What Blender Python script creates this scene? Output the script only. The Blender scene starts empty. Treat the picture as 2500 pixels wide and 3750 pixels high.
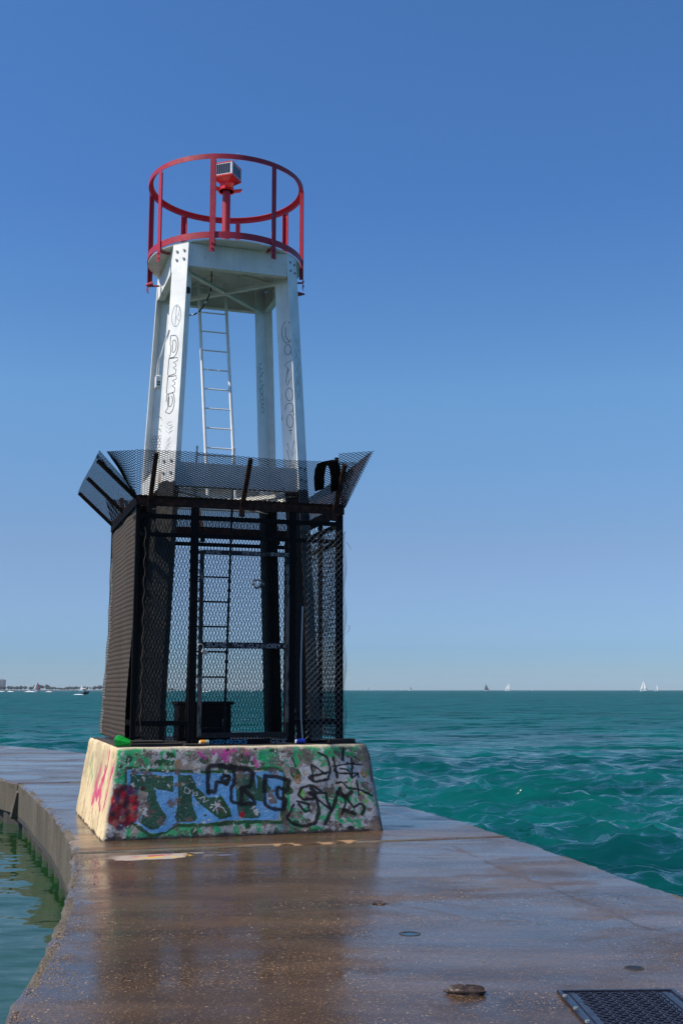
import bpy, math, random, json
import numpy as np
from mathutils import Vector, Matrix, noise
R=math.radians
sc=bpy.context.scene
COL=sc.collection
random.seed(7)
# ------------------------------------------------------------------ camera
cd=bpy.data.cameras.new('camera'); cam=bpy.data.objects.new('camera',cd); COL.objects.link(cam)
cam.location=(0,0,1.7); cam.rotation_euler=(R(90+8.78),0,0)
cd.sensor_fit='VERTICAL'; cd.sensor_height=36; cd.sensor_width=24; cd.lens=36*4215/3750
cd.clip_start=.1; cd.clip_end=30000
sc.camera=cam
# ------------------------------------------------------------------ light
SUN_AZ,SUN_EL=199.5,51.0
world=bpy.data.worlds.new('World'); sc.world=world; world.use_nodes=True
nt=world.node_tree; sky=nt.nodes.new('ShaderNodeTexSky'); sky.sky_type='NISHITA'; sky.sun_disc=False
sky.sun_elevation=R(SUN_EL); sky.sun_rotation=R((90-SUN_AZ)%360); sky.altitude=180; sky.air_density=1.0; sky.dust_density=.15; sky.ozone_density=4.0
bg=nt.nodes['Background']; bg.inputs[1].default_value=.11
hsv=nt.nodes.new('ShaderNodeHueSaturation'); hsv.inputs['Saturation'].default_value=1.22; nt.links.new(sky.outputs[0],hsv.inputs['Color']); 
tcw=nt.nodes.new('ShaderNodeTexCoord'); spw=nt.nodes.new('ShaderNodeSeparateXYZ'); nt.links.new(tcw.outputs['Generated'],spw.inputs[0])
rw=nt.nodes.new('ShaderNodeValToRGB'); ew=rw.color_ramp.elements
STOPS=[(0.,(.34,.51,.86)),(.035,(.37,.52,.84)),(.12,(.76,.69,.78)),(.25,(1.17,1.06,1.02)),(.4,(1.08,1.01,1.11)),(.55,(1.22,1.09,1.15)),(1.,(1.,1.,1.))]
while len(ew)<len(STOPS): ew.new(.5)
for i_,(p_,c_) in enumerate(STOPS): ew[i_].position=p_; ew[i_].color=(*c_,1)
nt.links.new(spw.outputs[2],rw.inputs[0])
mw=nt.nodes.new('ShaderNodeMix'); mw.data_type='RGBA'; mw.blend_type='MULTIPLY'; mw.inputs[0].default_value=1
nt.links.new(hsv.outputs[0],mw.inputs[6]); nt.links.new(rw.outputs[0],mw.inputs[7]); nt.links.new(mw.outputs[2],bg.inputs[0])
sd=bpy.data.lights.new('sun','SUN'); sun=bpy.data.objects.new('sun',sd); COL.objects.link(sun)
sd.energy=4.9; sd.angle=R(.53); sd.color=(1,.93,.82)
d=Vector((math.cos(R(SUN_AZ))*math.cos(R(SUN_EL)),math.sin(R(SUN_AZ))*math.cos(R(SUN_EL)),math.sin(R(SUN_EL))))
sun.rotation_euler=d.to_track_quat('Z','Y').to_euler(); sun.location=(-20,-8,30)
sc.view_settings.view_transform='Standard'; sc.view_settings.look='None'; sc.view_settings.exposure=.25; sc.view_settings.gamma=1
sc.view_settings.use_curve_mapping=False
sc.render.engine='CYCLES'
try:
    sc.cycles.max_bounces=8; sc.cycles.volume_bounces=0; sc.cycles.transparent_max_bounces=8
except Exception: pass

# ------------------------------------------------------------------ helpers
def tag(o,label=None,cat=None,group=None,kind=None):
    for k,v in (('label',label),('category',cat),('group',group),('kind',kind)):
        if v: o[k]=v
    return o
def link(name,me,mat=None,parent=None):
    o=bpy.data.objects.new(name,me); COL.objects.link(o)
    if mat is not None and me is not None and len(me.materials)==0:
        for m in (mat if isinstance(mat,(list,tuple)) else [mat]): me.materials.append(m)
    if parent: o.parent=parent
    return o
def empty(name,loc=(0,0,0),rz=0):
    o=bpy.data.objects.new(name,None); COL.objects.link(o); o.location=loc; o.rotation_euler=(0,0,rz); o.empty_display_size=.2
    return o
def nmesh(name,V,F,smooth=False,uv=None):
    """fast mesh from arrays; F is an (n,4) array of quads"""
    V=np.asarray(V,dtype=np.float32).reshape(-1,3); F=np.asarray(F,dtype=np.int32)
    me=bpy.data.meshes.new(name); me.vertices.add(len(V)); me.vertices.foreach_set('co',V.ravel())
    n=F.shape[1]
    me.loops.add(F.size); me.loops.foreach_set('vertex_index',F.ravel())
    me.polygons.add(len(F)); me.polygons.foreach_set('loop_start',np.arange(0,F.size,n,dtype=np.int32))
    try: me.polygons.foreach_set('loop_total',np.full(len(F),n,dtype=np.int32))
    except Exception: pass
    if smooth: me.polygons.foreach_set('use_smooth',np.ones(len(F),dtype=bool))
    me.update(calc_edges=True); me.validate()
    return me
class MB:
    def __init__(s): s.v=[]; s.f=[]; s.mi=[]; s.cur=0
    def add(s,vs,fs):
        b=len(s.v); s.v+= [tuple(p) for p in vs]; s.f+=[tuple(b+i for i in f) for f in fs]; s.mi+=[s.cur]*len(fs); return s
    def box(s,c,sz,M=None,bev=0):
        x,y,z=sz[0]/2,sz[1]/2,sz[2]/2
        if bev:
            b=min(bev,.45*min(sz)); vs=[];
            for k,zz in ((1,-z),(0,-z+b),(0,z-b),(1,z)):
                e=b if k else 0
                xx,yy=x-e,y-e; c_=b*.6
                for px,py in ((-xx+c_,-yy),(xx-c_,-yy),(xx,-yy+c_),(xx,yy-c_),(xx-c_,yy),(-xx+c_,yy),(-xx,yy-c_),(-xx,-yy+c_)): vs.append((px,py,zz))
            fs=[tuple(range(7,-1,-1)),tuple(range(24,32))]
            for r in range(3):
                for i in range(8): fs.append((r*8+i,r*8+(i+1)%8,(r+1)*8+(i+1)%8,(r+1)*8+i))
        else:
            vs=[(i,j,k) for k in (-z,z) for i,j in ((-x,-y),(x,-y),(x,y),(-x,y))]
            fs=[(3,2,1,0),(4,5,6,7),(0,1,5,4),(1,2,6,5),(2,3,7,6),(3,0,4,7)]
        c=Vector(c); vs=[(M@Vector(p) if M else Vector(p))+c for p in vs]
        return s.add(vs,fs)
    def bar(s,p,q,w,h,up=(0,0,1),bev=0):
        p,q=Vector(p),Vector(q); d=q-p; L=d.length; z=d.normalized(); u=Vector(up)
        x=u.cross(z)
        if x.length<1e-4: x=Vector((1,0,0)).cross(z)
        x.normalize(); y=z.cross(x)
        M=Matrix((x,y,z)).transposed()
        return s.box((p+q)/2,(w,h,L),M,bev)
    def tube(s,pts,r,n=8,cap=True,closed=False):
        pts=[Vector(p) for p in pts]; rs=r if isinstance(r,(list,tuple)) else [r]*len(pts)
        b=len(s.v); N=len(pts); prev=None
        for i,p in enumerate(pts):
            a=pts[(i-1)%N] if (i>0 or closed) else p; c=pts[(i+1)%N] if (i<N-1 or closed) else p
            t=(c-a).normalized()
            if prev is None:
                x=t.orthogonal().normalized()
            else: x=(prev-t*prev.dot(t)).normalized()
            prev=x; y=t.cross(x)
            for k in range(n):
                a_=2*math.pi*k/n; s.v.append(tuple(p+(x*math.cos(a_)+y*math.sin(a_))*rs[i]))
        M_=N if closed else N-1
        for i in range(M_):
            for k in range(n):
                s.f.append((b+i*n+k,b+i*n+(k+1)%n,b+((i+1)%N)*n+(k+1)%n,b+((i+1)%N)*n+k)); s.mi.append(s.cur)
        if cap and not closed:
            s.f.append(tuple(b+k for k in range(n-1,-1,-1))); s.f.append(tuple(b+(N-1)*n+k for k in range(n))); s.mi+=[s.cur]*2
        return s
    def lathe(s,prof,n=24,c=(0,0,0),M=None):
        b=len(s.v); c=Vector(c)
        for r,z in prof:
            for k in range(n):
                a=2*math.pi*k/n; p=Vector((r*math.cos(a),r*math.sin(a),z)); s.v.append(tuple((M@p if M else p)+c))
        for i in range(len(prof)-1):
            for k in range(n): s.f.append((b+i*n+k,b+i*n+(k+1)%n,b+(i+1)*n+(k+1)%n,b+(i+1)*n+k)); s.mi.append(s.cur)
        s.f.append(tuple(b+k for k in range(n-1,-1,-1))); s.f.append(tuple(b+(len(prof)-1)*n+k for k in range(n))); s.mi+=[s.cur]*2
        return s
    def sweep(s,prof,a0,a1,n,closed=False):
        """profile (r,z) swept round the z axis"""
        b=len(s.v); m=len(prof); cnt=n if closed else n+1
        for i in range(cnt):
            a=a0+(a1-a0)*i/n
            for r,z in prof: s.v.append((r*math.cos(a),r*math.sin(a),z))
        for i in range(n):
            for k in range(m): s.f.append((b+i*m+k,b+((i+1)%cnt)*m+k,b+((i+1)%cnt)*m+(k+1)%m,b+i*m+(k+1)%m)); s.mi.append(s.cur)
        return s
    def prism(s,poly,z0,z1):
        n=len(poly); vs=[(x,y,z0) for x,y in poly]+[(x,y,z1) for x,y in poly]
        fs=[tuple(range(n-1,-1,-1)),tuple(range(n,2*n))]+[(i,(i+1)%n,n+(i+1)%n,n+i) for i in range(n)]
        return s.add(vs,fs)
    def build(s,name,mat,parent=None,smooth=False,kind=None):
        me=bpy.data.meshes.new(name); me.from_pydata(s.v,[],s.f)
        if any(s.mi): me.polygons.foreach_set('material_index',s.mi)
        if smooth:
            me.polygons.foreach_set('use_smooth',[True]*len(me.polygons))
            try: me.set_sharp_from_angle(angle=R(40))
            except Exception: pass
        me.update(); o=link(name,me,mat,parent)
        if kind: o['kind']=kind
        return o

# ------------------------------------------------------------------ materials
class NB:
    def __init__(s,name):
        s.m=bpy.data.materials.new(name); s.m.use_nodes=True; s.t=s.m.node_tree; s.p=s.t.nodes['Principled BSDF']; s._tc=None
    def n(s,t,**kw):
        x=s.t.nodes.new(t)
        for k,v in kw.items(): setattr(x,k,v)
        return x
    def L(s,a,b): s.t.links.new(a,b)
    def co(s,kind='Object'):
        if not s._tc: s._tc=s.n('ShaderNodeTexCoord')
        return s._tc.outputs[kind]
    def mapped(s,scale=(1,1,1),rot=(0,0,0),kind='Object'):
        m=s.n('ShaderNodeMapping'); m.inputs['Scale'].default_value=scale; m.inputs['Rotation'].default_value=rot; s.L(s.co(kind),m.inputs['Vector']); return m.outputs[0]
    def noise(s,scale,detail=4,rough=.55,vec=None,dist=0):
        x=s.n('ShaderNodeTexNoise'); x.inputs['Scale'].default_value=scale; x.inputs['Detail'].default_value=detail; x.inputs['Roughness'].default_value=rough; x.inputs['Distortion'].default_value=dist
        s.L(vec if vec is not None else s.co(),x.inputs['Vector']); return x.outputs['Fac']
    def ramp(s,fac,stops,interp='LINEAR'):
        r=s.n('ShaderNodeValToRGB'); r.color_ramp.interpolation=interp; e=r.color_ramp.elements
        while len(e)<len(stops): e.new(.5)
        for i,(p,c) in enumerate(stops):
            e[i].position=p; e[i].color=(c,c,c,1) if isinstance(c,(int,float)) else (*c,1)
        s.L(fac,r.inputs[0]); return r.outputs[0]
    def mix(s,fac,a,b,mode='MIX'):
        x=s.n('ShaderNodeMix',data_type='RGBA',blend_type=mode)
        for sock,v in ((x.inputs[0],fac),(x.inputs[6],a),(x.inputs[7],b)):
            if isinstance(v,(int,float)): sock.default_value=v
            elif isinstance(v,(tuple,list)): sock.default_value=(*v,1) if len(v)==3 else v
            else: s.L(v,sock)
        return x.outputs[2]
    def math(s,op,a,b=None,clamp=False):
        x=s.n('ShaderNodeMath',operation=op,use_clamp=clamp)
        for i,v in enumerate((a,b)):
            if v is None: continue
            if isinstance(v,(int,float)): x.inputs[i].default_value=v
            else: s.L(v,x.inputs[i])
        return x.outputs[0]
    def bump(s,h,strength=.3,dist=.01,normal=None):
        b=s.n('ShaderNodeBump'); b.inputs['Strength'].default_value=strength if isinstance(strength,(int,float)) else 1
        b.inputs['Distance'].default_value=dist
        if not isinstance(strength,(int,float)): s.L(strength,b.inputs['Strength'])
        s.L(h,b.inputs['Height'])
        if normal is not None: s.L(normal,b.inputs['Normal'])
        return b.outputs[0]
    def set(s,col=None,rough=None,metal=None,spec=None,normal=None,**kw):
        for k,v in (('Base Color',col),('Roughness',rough),('Metallic',metal),('Specular IOR Level',spec),('Normal',normal),*kw.items()):
            if v is None: continue
            i=s.p.inputs[k.replace('_',' ')]
            if isinstance(v,(int,float)): i.default_value=v
            elif isinstance(v,(tuple,list)): i.default_value=(*v,1) if len(v)==3 and i.type=='RGBA' else v
            else: s.L(v,i)
        return s.m
def simple(name,col,rough=.6,metal=0,var=.25,scale=6,bump=.15,spec=.5,bscale=60):
    b=NB(name); n=b.noise(scale,5); dark=tuple(c*(1-var) for c in col); lite=tuple(min(1,c*(1+var*.6)) for c in col)
    c=b.ramp(n,[(.3,dark),(.7,lite)])
    return b.set(col=c,rough=b.ramp(b.noise(scale*3,3),[(.3,max(.05,rough-.1)),(.7,min(1,rough+.1))]),metal=metal,spec=spec,normal=b.bump(b.noise(bscale,3),bump,.003))
def rusty(name,col,rust=(.12,.04,.016),thr=.62,rough=.55,scale=3.,streak=True,below=None,belowcol=(.006,.0055,.005),spec=.5):
    b=NB(name)
    v=b.mapped((1,1,.25)) if streak else b.co()
    c=b.ramp(b.noise(scale*2,4),[(.3,tuple(x*.86 for x in col)),(.7,tuple(min(1,x*1.05) for x in col))])
    grime=b.ramp(b.noise(scale*1.6,6,.65,b.mapped((1,1,.10)) if streak else v),[(.48,0.),(.75,.5)])
    c=b.mix(grime,c,tuple(x*.55+.01 for x in col))
    rm=b.ramp(b.noise(scale*3,6,.7,v),[(thr,0.),(thr+.05,1.)])
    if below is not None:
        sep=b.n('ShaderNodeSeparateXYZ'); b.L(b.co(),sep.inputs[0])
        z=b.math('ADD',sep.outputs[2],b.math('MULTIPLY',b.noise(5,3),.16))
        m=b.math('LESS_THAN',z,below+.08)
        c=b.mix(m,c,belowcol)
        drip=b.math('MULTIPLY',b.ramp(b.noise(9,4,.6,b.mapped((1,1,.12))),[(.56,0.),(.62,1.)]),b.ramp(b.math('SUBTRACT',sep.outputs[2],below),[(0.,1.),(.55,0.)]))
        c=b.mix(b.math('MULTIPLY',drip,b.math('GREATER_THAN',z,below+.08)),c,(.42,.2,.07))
    c=b.mix(rm,c,rust)
    r=b.ramp(b.noise(20,3),[(.3,rough-.1),(.7,rough+.12)])
    return b.set(col=c,rough=r,spec=spec,normal=b.bump(b.noise(35,4),.25,.003))
M={}
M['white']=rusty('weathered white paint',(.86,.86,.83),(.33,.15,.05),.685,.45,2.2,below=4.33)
M['white2']=rusty('white paint with brown stains',(.78,.77,.72),(.25,.12,.05),.65,.5,2.4)
M['ladder']=rusty('white ladder paint',(.82,.82,.80),(.45,.22,.10),.66,.45,4)
M['red']=rusty('faded red paint',(.40,.014,.034),(.16,.02,.02),.7,.45,3)
M['redlamp']=simple('red lantern enamel',(.62,.008,.010),.35,0,.2,8,.05)
M['black']=rusty('black paint',(.006,.006,.006),(.10,.035,.014),.70,.7,4,spec=.12)
M['mesh']=rusty('dark mesh steel',(.010,.009,.008),(.06,.025,.012),.66,.7,5,spec=.2)
M['meshbrown']=rusty('brown sunlit mesh steel',(.085,.064,.050),(.10,.055,.032),.58,.6,3,spec=.3)  # lighter brown copy of the mesh steel, with sunlight worked into its colour
M['rust']=rusty('dark rusted steel',(.020,.009,.007),(.055,.018,.010),.52,.8,5,streak=False,spec=.25)
M['collar']=rusty('dark collar mesh',(.007,.006,.006),(.03,.012,.008),.66,.9,5,spec=.03)
M['galv']=simple('galvanised wire',(.16,.16,.16),.55,.3,.3,20)
M['galvl']=simple('bright galvanised wire',(.42,.43,.44),.5,.3,.25,20)
M['ink']=simple('dark marker ink',(.10,.09,.10),.8,0,.3,30,0)
M['inkfaint']=simple('faded marker ink',(.22,.25,.30),.8,0,.3,30,0)
M['chalk']=simple('pale grey marker paint',(.30,.32,.35),.8,0,.3,30,0)
M['cyanink']=simple('light blue spray paint',(.05,.28,.50),.8,0,.3,30,0)
M['cell']=simple('solar cell glass',(.010,.014,.035),.12,0,.3,10,0)
M['silver']=simple('silver grey frame',(.62,.64,.64),.35,.2,.15,20,.05)
M['bolt']=simple('bolt steel',(.28,.29,.29),.5,.4,.2,30)
M['brass']=simple('dull steel padlock',(.38,.36,.33),.35,.6,.2,30)
M['greenp']=simple('green plastic',(.004,.30,.03),.3,0,.35,12,.1)
M['orange']=simple('orange can print',(.75,.32,.03),.3,0,.5,40,.05)
M['cyan']=simple('light blue can print',(.08,.42,.55),.3,0,.4,40,.05)
M['blue']=simple('blue can print',(.01,.03,.30),.25,0,.3,30,.05)
M['timber']=simple('dark weathered timber',(.028,.022,.018),.85,0,.4,14,.6)
M['darkc']=simple('dark wet concrete top',(.045,.038,.033),.7,0,.4,5,.5)
M['boxp']=rusty('black cabinet paint',(.007,.006,.009),(.02,.010,.04),.6,.6,3,streak=False,spec=.15)
M['cablew']=simple('white cable wrap',(.7,.7,.68),.6)
M['cableb']=simple('black cable',(.01,.01,.01),.5)
M['hullw']=simple('white boat hull',(.8,.8,.8),.3,0,.1,2,0)
M['hullb']=simple('dark boat hull',(.012,.016,.02),.3,0,.2,2,0)
M['sail']=simple('white sailcloth',(.82,.82,.80),.8,0,.06,.4,0)
M['sailr']=simple('red sailcloth',(.5,.08,.06),.8,0,.1,.4,0)
M['saild']=simple('dark grey sailcloth',(.15,.155,.16),.8,0,.1,.4,0)
M['canvas']=simple('cream boat canopy',(.62,.58,.50),.8,0,.1,1,0)
M['foam']=simple('white wake foam',(.85,.87,.88),.9,0,.1,1,.3)
M['bark']=simple('tree bark',(.06,.045,.035),.9,0,.3,3,0)
M['leaf']=simple('tree foliage',(.035,.05,.03),.9,0,.45,.35,0,bscale=1)
M['tower']=simple('concrete apartment wall',(.30,.24,.23),.8,0,.08,.1,0)
M['pane']=simple('distant window glass',(.05,.07,.10),.2,0,.2,.1,0)
M['shore']=simple('far shore ground',(.09,.09,.07),.9,0,.3,.02,0)
M['pile']=rusty('rusted sheet pile steel',(.045,.040,.034),(.07,.03,.015),.6,.7,2)

# concrete of the pier walls
def mk_wall():
    b=NB('pier wall concrete')
    c=b.ramp(b.noise(1.6,6,.6,b.mapped((1,1,.35))),[(.3,(.05,.041,.029)),(.55,(.09,.073,.052)),(.75,(.14,.118,.088))])
    agg=b.ramp(b.noise(45,3),[(.6,0.),(.72,.5)]); c=b.mix(agg,c,(.36,.31,.24))
    dr=b.ramp(b.noise(3,5,.6,b.mapped((1,1,.06))),[(.5,0.),(.75,.6)]); c=b.mix(dr,c,(.045,.038,.03))
    return b.set(col=c,rough=.8,normal=b.bump(b.noise(22,6,.65),.7,.02))
M['wall']=mk_wall()
def mk_deck():
    b=NB('wet pier concrete')
    v=b.mapped((.45,1.25,1),(0,0,.12)); 
    big=b.noise(.75,6,.62,v,.9)
    c=b.ramp(b.noise(1.4,6,.6,v),[(.3,(.028,.0145,.0052)),(.5,(.064,.034,.0135)),(.75,(.120,.068,.030))])
    fine=b.ramp(b.noise(110,3,.7),[(.35,.45),(.7,1.5)]); c=b.mix(1,c,fine,'MULTIPLY')
    def spk(scale,thr,col,c,rad=.36,rev=None):
        vo=b.n('ShaderNodeTexVoronoi'); vo.inputs['Scale'].default_value=scale; b.L(b.co(),vo.inputs['Vector'])
        sep=b.n('ShaderNodeSeparateColor'); b.L(vo.outputs['Color'],sep.inputs[0])
        k=b.math('MULTIPLY',b.math('GREATER_THAN',sep.outputs[0],thr),b.math('LESS_THAN',vo.outputs['Distance'],rad))
        cc=b.mix(sep.outputs[1],col,tuple(x*.5 for x in col))
        dens=b.ramp(b.noise(1.1,4,.6,v),[(.4,.35),(.62,1.)])
        return b.mix(b.math('MULTIPLY',k,dens),c,cc)
    c=spk(62,.80,(.34,.20,.09),c,.38); c=spk(110,.70,(.26,.14,.065),c,.4); c=spk(40,.962,(.50,.36,.18),c,.30); c=spk(60,.93,(.010,.008,.007),c,.4)
    # image mask: dry pale strips and old paint beside the tower base
    im=b.n('ShaderNodeTexImage'); im.image=DECKIMG; im.extension='CLIP'; 
    mp=b.n('ShaderNodeMapping'); mp.inputs['Scale'].default_value=(1/8,1/8,1); mp.inputs['Location'].default_value=(5/8,-8/8,0)
    b.L(b.co(),mp.inputs['Vector']); b.L(mp.outputs[0],im.inputs['Vector'])
    c=b.mix(im.outputs['Alpha'],c,im.outputs['Color'])
    wet=b.ramp(big,[(.38,1.),(.62,.72)])
    wet=b.math('MULTIPLY',wet,b.math('SUBTRACT',1,b.math('MULTIPLY',im.outputs['Alpha'],.7)),True)
    rough=b.ramp(big,[(.35,.05),(.5,.11),(.6,.18),(.75,.28)])
    streak=b.ramp(b.noise(5,5,.7,b.mapped((.12,1.6,1),(0,0,.08)),.3),[(.5,0.),(.7,.10)])
    rough=b.math('ADD',rough,streak)
    wet=b.math('MULTIPLY',wet,b.ramp(b.noise(.7,6,.7,b.mapped((.8,1.,1),(0,0,.1)),.9),[(.50,1.),(.62,.40)]))
    flat=b.ramp(big,[(.36,.12),(.6,1.)])
    hb=b.math('ADD',b.noise(14,5,.6),b.math('MULTIPLY',b.noise(90,3),.5))
    hb2=b.math('MULTIPLY',hb,flat)
    nb=b.bump(b.math('ADD',hb,b.math('MULTIPLY',b.noise(4,5,.6),1.2)),.45,.006)
    nc=b.bump(b.math('ADD',hb2,b.math('MULTIPLY',b.noise(2.6,4,.6,b.mapped((.45,1.3,1))),1.3)),.32,.006)
    m=b.set(col=c,rough=.55,spec=.35,normal=nb)
    for k,x in (('Coat Weight',wet),('Coat Roughness',rough),('Coat Normal',nc)): b.L(x,b.p.inputs[k])
    b.p.inputs['Coat IOR'].default_value=1.33
    return m
def wavenormal(b,layers,fade=None):
    """tilt the surface normal with vector noise: facets too small for the mesh"""
    g=b.n('ShaderNodeNewGeometry').outputs['Normal']
    acc=None
    for scale,vec,amp,det in layers:
        x=b.n('ShaderNodeTexNoise'); x.inputs['Scale'].default_value=scale; x.inputs['Detail'].default_value=det; x.inputs['Roughness'].default_value=.6
        b.L(vec,x.inputs['Vector'])
        s1=b.n('ShaderNodeVectorMath',operation='SUBTRACT'); b.L(x.outputs['Color'],s1.inputs[0]); s1.inputs[1].default_value=(.5,.5,.5)
        s2=b.n('ShaderNodeVectorMath',operation='MULTIPLY'); b.L(s1.outputs[0],s2.inputs[0]); s2.inputs[1].default_value=(amp*.6,amp,0)
        o=s2.outputs[0]
        if fade is not None and scale<2:
            s3=b.n('ShaderNodeVectorMath',operation='SCALE'); b.L(o,s3.inputs[0]); b.L(fade,s3.inputs['Scale']); o=s3.outputs[0]
        if acc is None: acc=o
        else:
            a=b.n('ShaderNodeVectorMath',operation='ADD'); b.L(acc,a.inputs[0]); b.L(o,a.inputs[1]); acc=a.outputs[0]
    a=b.n('ShaderNodeVectorMath',operation='ADD'); b.L(acc,a.inputs[0]); b.L(g,a.inputs[1])
    n=b.n('ShaderNodeVectorMath',operation='NORMALIZE'); b.L(a.outputs[0],n.inputs[0]); return n.outputs[0]
def mk_lake():
    b=NB('lake water')
    at=b.n('ShaderNodeAttribute',attribute_name='lost').outputs['Fac']
    n=wavenormal(b,[(.30,b.mapped((.55,1.25,1),(0,0,.25)),2.2,4),(1.2,b.mapped((.6,1.4,1),(0,0,-.3)),2.1,4),(3.4,b.mapped((.6,1.3,1),(0,0,.2)),1.15,4),(12,b.mapped((.7,1.2,1)),.5,2)],b.math('ADD',b.math('MULTIPLY',at,.5),.5))
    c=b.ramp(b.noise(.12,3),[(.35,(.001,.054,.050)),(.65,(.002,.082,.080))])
    pat=b.ramp(b.noise(.5,5,.65,b.mapped((.5,1.5,1),(0,0,.15)),.5),[(.38,(.74,.82,.84)),(.5,(1.,1.,1.)),(.64,(1.4,1.2,1.18))]); c=b.mix(1,c,pat,'MULTIPLY')  # paler streaks paint the sky reflection of wave faces into the water colour
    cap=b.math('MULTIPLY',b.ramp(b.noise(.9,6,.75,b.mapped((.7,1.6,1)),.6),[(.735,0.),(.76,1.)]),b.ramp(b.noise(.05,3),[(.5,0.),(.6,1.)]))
    fl=b.math('MULTIPLY',b.ramp(b.noise(4.5,4,.7,b.mapped((.6,1.2,1))),[(.74,0.),(.77,1.)]),b.ramp(b.noise(.35,3),[(.5,0.),(.6,1.)]))  # white flecks: foam and sun glints painted together
    pat2=b.ramp(b.noise(.09,5,.7,b.mapped((.6,1.5,1),(0,0,.1)),.4),[(.38,(.72,.80,.84)),(.5,(1.,1.,1.)),(.62,(1.5,1.25,1.25))]); c=b.mix(1,c,pat2,'MULTIPLY')  # broader streaks of the same painted sky reflection
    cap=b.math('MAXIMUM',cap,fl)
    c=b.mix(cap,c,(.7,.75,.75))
    b.p.subsurface_method='BURLEY'
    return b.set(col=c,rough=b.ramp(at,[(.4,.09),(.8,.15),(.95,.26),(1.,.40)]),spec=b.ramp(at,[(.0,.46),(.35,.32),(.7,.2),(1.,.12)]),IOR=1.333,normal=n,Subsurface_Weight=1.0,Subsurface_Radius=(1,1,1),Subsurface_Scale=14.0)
def mk_harbour():
    b=NB('sheltered harbour water')
    n=wavenormal(b,[(.7,b.mapped((.8,1.5,1),(0,0,-.3)),.26,2),(3.,b.mapped((.7,1.5,1),(0,0,-.2)),.26,3),(14,b.mapped((.8,1.2,1)),.05,2)])
    c=b.ramp(b.noise(.5,4),[(.3,(.012,.038,.006)),(.7,(.010,.050,.018))])
    return b.set(col=c,rough=.04,IOR=1.333,normal=n)
# ------------------------------------------------------------------ painted images (colour only), drawn with numpy
def vnoise(h,w,cell,seed,octv=4):
    rs=np.random.RandomState(seed); out=np.zeros((h,w)); amp=1; tot=0
    for o in range(octv):
        c=max(cell/2**o,1.5); gh,gw=int(h/c)+3,int(w/c)+3; g=rs.rand(gh,gw)
        y=np.arange(h)/c; x=np.arange(w)/c; yi=y.astype(int); xi=x.astype(int); fy=(y-yi)[:,None]; fx=(x-xi)[None]
        fy=fy*fy*(3-2*fy); fx=fx*fx*(3-2*fx)
        out+=amp*(g[yi][:,xi]*(1-fy)*(1-fx)+g[yi+1][:,xi]*fy*(1-fx)+g[yi][:,xi+1]*(1-fy)*fx+g[yi+1][:,xi+1]*fy*fx); tot+=amp; amp*=.55
    return out/tot
def srgb(r,g,b_): 
    a=np.array([r,g,b_])/255.; return np.where(a<.04045,a/12.92,((a+.055)/1.055)**2.4)
class Canvas:
    def __init__(s,w,h,aspect,seed):
        s.w,s.h,s.a=w,h,aspect # aspect: v scale in u units
        s.img=np.zeros((h,w,4)); s.X,s.Y=np.meshgrid((np.arange(w)+.5)/w,(np.arange(h)+.5)/h*aspect)
        wob=.004; s.WX=s.X+(vnoise(h,w,w/45,seed)-.5)*wob*2; s.WY=s.Y+(vnoise(h,w,w/45,seed+1)-.5)*wob*2
    def put(s,mask,col): 
        m=np.clip(mask,0,1)[...,None]; s.img[...,:3]=s.img[...,:3]*(1-m)+np.array(col)*m; s.img[...,3:]=s.img[...,3:]*(1-m)+m
    def poly(s,pts):
        P=[(u,v*s.a) for u,v in pts]; ins=np.zeros(s.X.shape,bool)
        for i in range(len(P)):
            x0,y0=P[i]; x1,y1=P[i-1]
            if y0==y1: continue
            c=((y0>s.WY)!=(y1>s.WY))&(s.WX<(x1-x0)*(s.WY-y0)/(y1-y0)+x0); ins^=c
        return ins.astype(float)
    def stroke(s,pts,w,soft):
        for _ in range(1):
            if len(pts)>2: pts=[pts[0]]+[q for a_,b_ in zip(pts,pts[1:]) for q in ((a_[0]*.88+b_[0]*.12,a_[1]*.88+b_[1]*.12),(a_[0]*.12+b_[0]*.88,a_[1]*.12+b_[1]*.88))]+[pts[-1]]
        P=[(u,v*s.a) for u,v in pts]; D=np.full(s.X.shape,9.)
        for (x0,y0),(x1,y1) in zip(P,P[1:]):
            dx,dy=x1-x0,y1-y0; L=dx*dx+dy*dy+1e-12
            t=np.clip(((s.WX-x0)*dx+(s.WY-y0)*dy)/L,0,1); D=np.minimum(D,np.hypot(s.WX-x0-t*dx,s.WY-y0-t*dy))
        soft=max(soft,.0012); vw=vnoise(s.h,s.w,55,77,3); D=D-(vw-.42)*w*.35; core=np.clip((w/2+soft/2-D)/soft,0,1); halo=np.clip(1-(D-w/2)/(w*.55+.001),0,1)**2*.33 if s.w>1000 and w>.006 else 0; return np.maximum(core,halo)
    def blob(s,c,rx,ry):
        return np.clip((1-np.hypot((s.WX-c[0])/rx,(s.WY-c[1]*s.a)/ry))*9,0,1)
    def image(s,name):
        im=bpy.data.images.new(name,s.w,s.h,alpha=True,float_buffer=False)
        a=s.img.copy(); c=np.clip(a[...,:3],0,1); a[...,:3]=np.where(c<.0031308,c*12.92,1.055*c**(1/2.4)-.055)
        im.pixels.foreach_set(a.astype(np.float32).ravel()); im.update(); im.pack(); return im
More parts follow.
